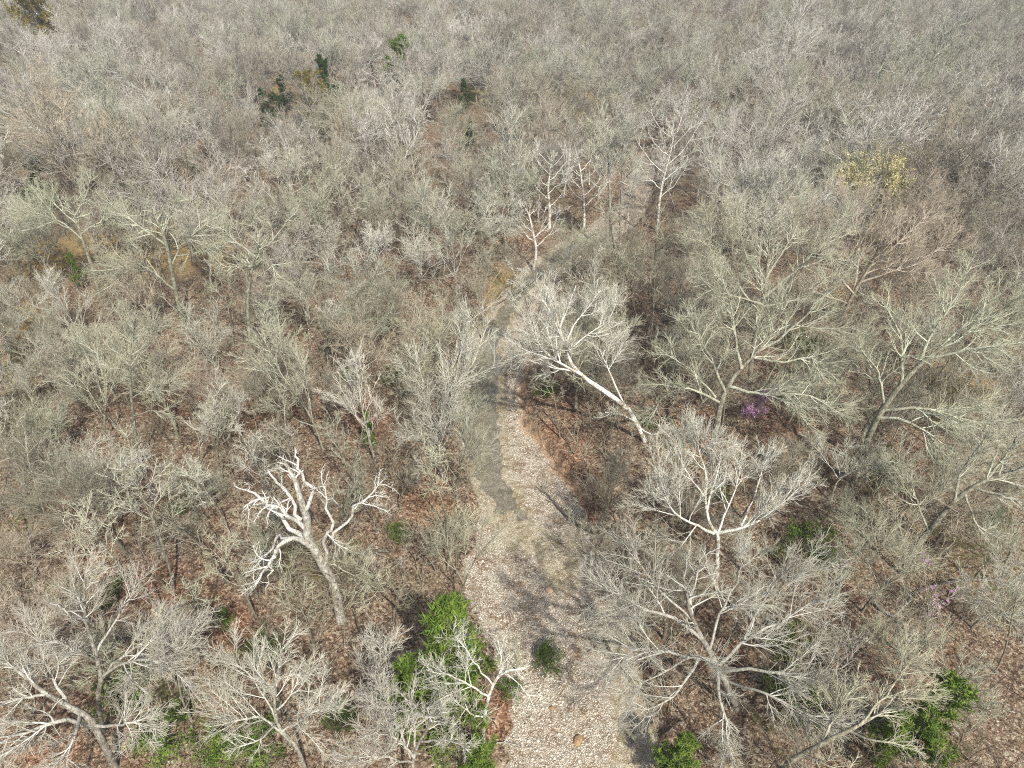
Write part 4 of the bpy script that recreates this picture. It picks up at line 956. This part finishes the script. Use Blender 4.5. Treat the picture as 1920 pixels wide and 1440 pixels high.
# young trees (saplings), individually near the camera
n = 0
for _ in range(9000):
    if n >= 190: break
    Y = 17 + 62 * r2.random() ** .9; X = (r2.random() * 2 - 1) * (Y * .78 + 12)
    d_, dw_, _s = creek_dist(np.array([X]), np.array([Y]))
    if d_[0] > -.5: continue
    pxb, pyb, _ = project(X, Y, 4.0)
    if abs(pxb - 960) > 960 or pyb > 1440: continue
    if any((t[0].location.x - X) ** 2 + (t[0].location.y - Y) ** 2 < 1.3 ** 2 for t in TREES[-n:] if n): continue
    put('sapling', X, Y, r2.uniform(.5, 1.05), 'pbwybg'[r2.integers(6)], float(pxb), float(pyb), 'sapling', SAPS); n += 1

# ------------------------------------------------------------------ instanced stuff: undergrowth and the far woods
def scatter(name, pts, rot, scl, protos, label, cat):
    me = bpy.data.meshes.new(name); me.vertices.add(len(pts)); me.vertices.foreach_set('co', np.ascontiguousarray(pts, np.float32).ravel())
    me.attributes.new('rot', 'FLOAT_VECTOR', 'POINT').data.foreach_set('vector', np.ascontiguousarray(rot, np.float32).ravel())
    me.attributes.new('scl', 'FLOAT_VECTOR', 'POINT').data.foreach_set('vector', np.ascontiguousarray(scl, np.float32).ravel())
    me.update()
    o = link(name, me); tag(o, label, cat, kind='stuff')
    pc = bpy.data.collections.new(name + '_kinds')
    for i, pm in enumerate(protos): pc.objects.link(bpy.data.objects.new(f'{name}_kind', pm))
    g = bpy.data.node_groups.new(name, 'GeometryNodeTree')
    g.interface.new_socket('Geometry', in_out='INPUT', socket_type='NodeSocketGeometry'); g.interface.new_socket('Geometry', in_out='OUTPUT', socket_type='NodeSocketGeometry')
    gi, go = g.nodes.new('NodeGroupInput'), g.nodes.new('NodeGroupOutput')
    ip = g.nodes.new('GeometryNodeInstanceOnPoints'); ci = g.nodes.new('GeometryNodeCollectionInfo')
    ci.inputs[0].default_value = pc; ci.inputs['Separate Children'].default_value = True; ci.inputs['Reset Children'].default_value = True
    ip.inputs['Pick Instance'].default_value = True
    mp = g.nodes.new('GeometryNodeMeshToPoints'); g.links.new(gi.outputs[0], mp.inputs[0]); g.links.new(mp.outputs[0], ip.inputs['Points'])
    g.links.new(ci.outputs[0], ip.inputs['Instance'])
    rv = g.nodes.new('FunctionNodeRandomValue'); rv.data_type = 'INT'; rv.inputs[4].default_value = 0; rv.inputs[5].default_value = len(protos) - 1
    g.links.new(rv.outputs[2], ip.inputs['Instance Index'])
    for a, s in (('rot', 'Rotation'), ('scl', 'Scale')):
        na = g.nodes.new('GeometryNodeInputNamedAttribute'); na.data_type = 'FLOAT_VECTOR'; na.inputs[0].default_value = a
        if s == 'Rotation':
            er = g.nodes.new('FunctionNodeEulerToRotation'); g.links.new(na.outputs[0], er.inputs[0]); g.links.new(er.outputs[0], ip.inputs[s])
        else: g.links.new(na.outputs[0], ip.inputs[s])
    g.links.new(ip.outputs[0], go.inputs[0])
    m = o.modifiers.new('scatter', 'NODES'); m.node_group = g
    return o
def joined(kind, seed, detail, tw, mat):
    rng = np.random.default_rng(seed)
    mt, mc, H, Wd, hc = tree_meshes(kind, seed, detail, tw, mat)
    # join trunk and crown into one mesh
    def grab(me):
        v = np.empty(len(me.vertices) * 3, np.float32); me.vertices.foreach_get('co', v)
        q = np.empty(len(me.loops), np.int32); me.loops.foreach_get('vertex_index', q)
        l = np.empty(len(me.vertices), np.float32); me.attributes['lv'].data.foreach_get('value', l)
        return v.reshape(-1, 3), q.reshape(-1, 4), l
    a, b = grab(mt), grab(mc)
    me = make_mesh(kind, np.concatenate([a[0], b[0]]), np.concatenate([a[1], b[1] + len(a[0])]), mat, np.concatenate([a[2], b[2]]))
    bpy.data.meshes.remove(mt); bpy.data.meshes.remove(mc)
    return me
# undergrowth
n = 6600
Y = 14 + 150 * r2.random(n) ** .75; X = (r2.random(n) * 2 - 1) * (Y * .9 + 14)
d_, dw_, _s = creek_dist(X, Y)
dens = vnoise(X * .12 + 40, Y * .12) * .7 + vnoise(X * .4, Y * .4 + 30) * .3
keep = (d_ < -.3) & (dens > .30)
X, Y = X[keep], Y[keep]; n = len(X)
P = np.stack([X, Y, terrain(X, Y) - .05], -1)
s = r2.uniform(.45, 1.25, n)
scatter('undergrowth', P, np.stack([r2.normal(0, .15, n), r2.normal(0, .15, n), r2.random(n) * 6.28], -1), np.stack([s, s, s * r2.uniform(.7, 1.3, n)], -1),
        [joined('brush', 300 + i, .8, .012, M_BRUSH) for i in range(5)] + [joined('sapling', 310 + i, .5, .014, M_BRUSH) for i in range(2)], 'tangle of leafless brush and twigs over the forest floor', 'undergrowth')
# far woods
n = 16000
Yf = 70 + 900 * r2.random(n) ** 1.25; Xf = (r2.random(n) * 2 - 1) * (Yf * .95 + 20)
order = np.argsort(Yf); Yf, Xf = Yf[order], Xf[order]
grid = {}
keepi = []
occ = [(o[0], o[1], max(o[2], 1.4)) for o in OCC]
def cell(x, y): return (int(x // 5), int(y // 5))
for ox, oy, r in occ: grid.setdefault(cell(ox, oy), []).append((ox, oy, r))
for i in range(n):
    x, y = Xf[i], Yf[i]
    if y < FAR_Y - 2 or blocks(x, y): continue
    cx_, cy_ = cell(x, y); ok = True
    mind = 4.9 + max(0, y - 200) * .006
    for a in (-1, 0, 1):
        for b in (-1, 0, 1):
            for ox, oy, r in grid.get((cx_ + a, cy_ + b), ()):
                if (ox - x) ** 2 + (oy - y) ** 2 < mind * mind: ok = False; break
            if not ok: break
        if not ok: break
    if ok:
        keepi.append(i); grid.setdefault((cx_, cy_), []).append((x, y, 2))
X, Y = Xf[keepi], Yf[keepi]
d_, dw_, _s = creek_dist(X, Y); k_ = d_ < -1; X, Y = X[k_], Y[k_]
clear = vnoise(X * .03 + 11, Y * .03 + 5); k_ = clear > .13; X, Y = X[k_], Y[k_]
n = len(X); print('far trees', n)
s = np.clip(r2.normal(.98, .22, n), .5, 1.5)
scatter('distant_woods', np.stack([X, Y, terrain(X, Y)], -1), np.stack([r2.normal(0, .05, n), r2.normal(0, .05, n), r2.random(n) * 6.28], -1), np.stack([s, s, s * r2.uniform(.85, 1.15, n)], -1),
        [joined(k, 400 + i, dt, t_, M_FAR) for i, (k, dt, t_) in enumerate([('round', .95, .019), ('round', .95, .019), ('fuzzy', .8, .018), ('vase', .9, .019), ('broad', .75, .019), ('fuzzy', .8, .019), ('pole', 1, .019)])], 'leafless woods running back to the top of the picture', 'woods')

# ------------------------------------------------------------------ driftwood, logs, boulders
def log(pts, rads, label, name='fallen_log', twigs=0, tint='d', seed=1, cat='log'):
    rng = np.random.default_rng(seed); P = []
    for px, py, up in pts:
        p = at_z(px, py, .6); p = at_z(px, py, tz(p[0], p[1]) + up); P.append(p)
    P = np.array(P); o0 = P[0].copy(); Pp, R = resample(P - o0, rads, 12, rng, .03)
    T = Tubes(); T.add(Pp[None], R[None], .1, 7)
    root = empty(name, tuple(o0)); link('stem', T.mesh('stem_mesh', M_BARK), root)
    if twigs:
        T2 = Tubes(); P2, R2 = sprout(Pp[None], R[None], twigs, .2, 1, 45, 12, .35, 5, .15, .03, rng, .6, .012); T2.add(P2, R2, .4, 4)
        P3, R3 = sprout(P2, R2, twigs * 4, .1, 1, 40, 12, .5, 3, .15, .0, rng, .6, .01); T2.add(P3, R3, .8, 3)
        link('branches', T2.mesh('branches_mesh', M_BARK), root)
    tag(root, label, cat, 'fallen wood'); tinted(root, tint)
log([(1118, 1000, .25), (1085, 985, .3), (1055, 960, .3), (1030, 930, .3), (1005, 912, .2)], [.12, .1, .08, .06, .03], 'dark fallen branch lying across the gravel bar', twigs=9, tint='d', seed=2)
log([(1880, 1085, .8), (1800, 1088, .6), (1750, 1098, .4), (1700, 1120, .2)], [.12, .11, .09, .06], 'long dark fallen branch at the right edge', twigs=7, tint='d', seed=3)
log([(655, 1040, .3), (690, 1035, .4), (735, 1030, .5)], [.18, .2, .12], 'short dark log beside the dead white snag', twigs=5, tint='d', seed=4)
log([(925, 1395, .2), (950, 1392, .2), (985, 1402, .1)], [.05, .045, .02], 'thin pale stick lying on red litter by the gravel', twigs=3, tint='s', seed=5)
log([(1130, 1195, .2), (1150, 1230, .3), (1185, 1275, .3)], [.09, .08, .05], 'dark root along the water edge under the spreading tree', twigs=5, tint='d', seed=6)
log([(930, 570, .5), (975, 545, .3), (1015, 515, .2)], [.09, .07, .04], 'dark branch on the leafy bank at the pool head', twigs=6, tint='d', seed=7)
log([(1640, 1130, .3), (1700, 1180, .3), (1750, 1250, .3)], [.12, .1, .06], 'grey fallen trunk on red litter at right', twigs=4, tint='w', seed=8)
log([(1080, 850, .3), (1050, 800, .6), (1020, 765, .4)], [.06, .05, .03], 'thin branch on the red leafy right bank', twigs=5, tint='b', seed=9)
def boulder(px, py, W, label, stops, seed):
    rng = np.random.default_rng(seed); import bmesh
    bm = bmesh.new(); bmesh.ops.create_icosphere(bm, subdivisions=3, radius=1)
    k = rng.normal(0, 1, (5, 3))
    for v in bm.verts:
        c = np.array(v.co); f = 1 + .13 * sum(math.sin(float(q @ c) * 1.9 + i) for i, q in enumerate(k)) / 2
        v.co = Vector((c[0] * f * 1.25, c[1] * f * .9, c[2] * f * .6))
    me = bpy.data.meshes.new('boulder_mesh'); bm.to_mesh(me); bm.free()
    m, n_ = new_mat('boulder_rock'); co = N(n_, 'ShaderNodeTexCoord').outputs['Object']
    principled(n_, ramp(n_, noise(n_, co, 2.2, 5, .7), stops), .9); me.materials.append(m)
    me.polygons.foreach_set('use_smooth', np.ones(len(me.polygons), bool))
    p = at_z(px, py, .1); s = W * float(project(p[0], p[1], .1)[2]) / F / 2.4
    o = link('boulder', me); o.location = (p[0], p[1], tz(p[0], p[1]) + s * .2); o.scale = (s, s, s); o.rotation_euler = (0, 0, seed)
    tag(o, label, 'rock', 'boulders on the gravel')
boulder(1084, 1388, 22, 'rust brown boulder on the gravel near the bottom edge', [(.3, (.12, .08, .045)), (.5, (.26, .165, .085)), (.7, (.38, .28, .17))], 1)
boulder(1029, 1106, 17, 'grey brown boulder on the gravel below the pool tail', [(.3, (.15, .11, .08)), (.5, (.28, .2, .14)), (.7, (.42, .33, .25))], 2)
boulder(1035, 1327, 12, 'small orange stone left of the rust boulder', [(.3, (.16, .10, .05)), (.7, (.32, .20, .11))], 3)

# ------------------------------------------------------------------ labels of the repeated trees, from the landmarks around them
NUM = ['nearest', 'second', 'third', 'fourth', 'fifth', 'sixth', 'seventh', 'eighth', 'ninth', 'tenth', 'eleventh', 'twelfth', 'thirteenth', 'fourteenth', 'fifteenth', 'sixteenth', 'seventeenth', 'eighteenth', 'nineteenth', 'twentieth']
sect = {}
for t in TREES:
    o, kind, tint, x, y, name = t
    best = None
    for ph, lx, ly in LAND:
        dx, dy = x - lx, y - ly; q = math.hypot(dx, dy)
        if best is None or q < best[0]: best = (q, ph, 'left of' if dx < 0 and abs(dx) >= abs(dy) else 'right of' if abs(dx) >= abs(dy) else 'behind' if dy < 0 else 'in front of')
    sect.setdefault((best[1], best[2], name), []).append((best[0], t))
for (ph, dr, name), L in sect.items():
    L.sort(key=lambda a: a[0])
    for i, (q, (o, kind, tint, x, y, _)) in enumerate(L):
        if name == 'sapling': lab = f'{LOOK[tint]} thin young tree, {NUM[min(i, 19)]} {dr} {ph}'
        else: lab = f'{LOOK[tint]} {KINDWORD[kind]} tree, {NUM[min(i, 19)]} {dr} {ph}'
        tag(o, lab, 'tree' if name == 'bare_tree' else 'young tree', 'leafless trees of the wood' if name == 'bare_tree' else 'leafless saplings of the understorey')

# ------------------------------------------------------------------ haze
def haze():
    import bmesh
    bm = bmesh.new(); bmesh.ops.create_cube(bm, size=1)
    me = bpy.data.meshes.new('haze'); bm.to_mesh(me); bm.free()
    o = link('haze', me); o.location = (0, 600, 27); o.scale = (6200, 2400, 66)
    tag(o, 'thin pale haze over the distant woods', 'haze', kind='stuff')
    m, n_ = new_mat('haze'); v = N(n_, 'ShaderNodeVolumePrincipled')
    v.inputs['Color'].default_value = (.9, .92, .95, 1); v.inputs['Density'].default_value = .00034; v.inputs['Anisotropy'].default_value = .2
    n_.links.new(v.outputs[0], N(n_, 'ShaderNodeOutputMaterial').inputs['Volume']); me.materials.append(m)
haze()
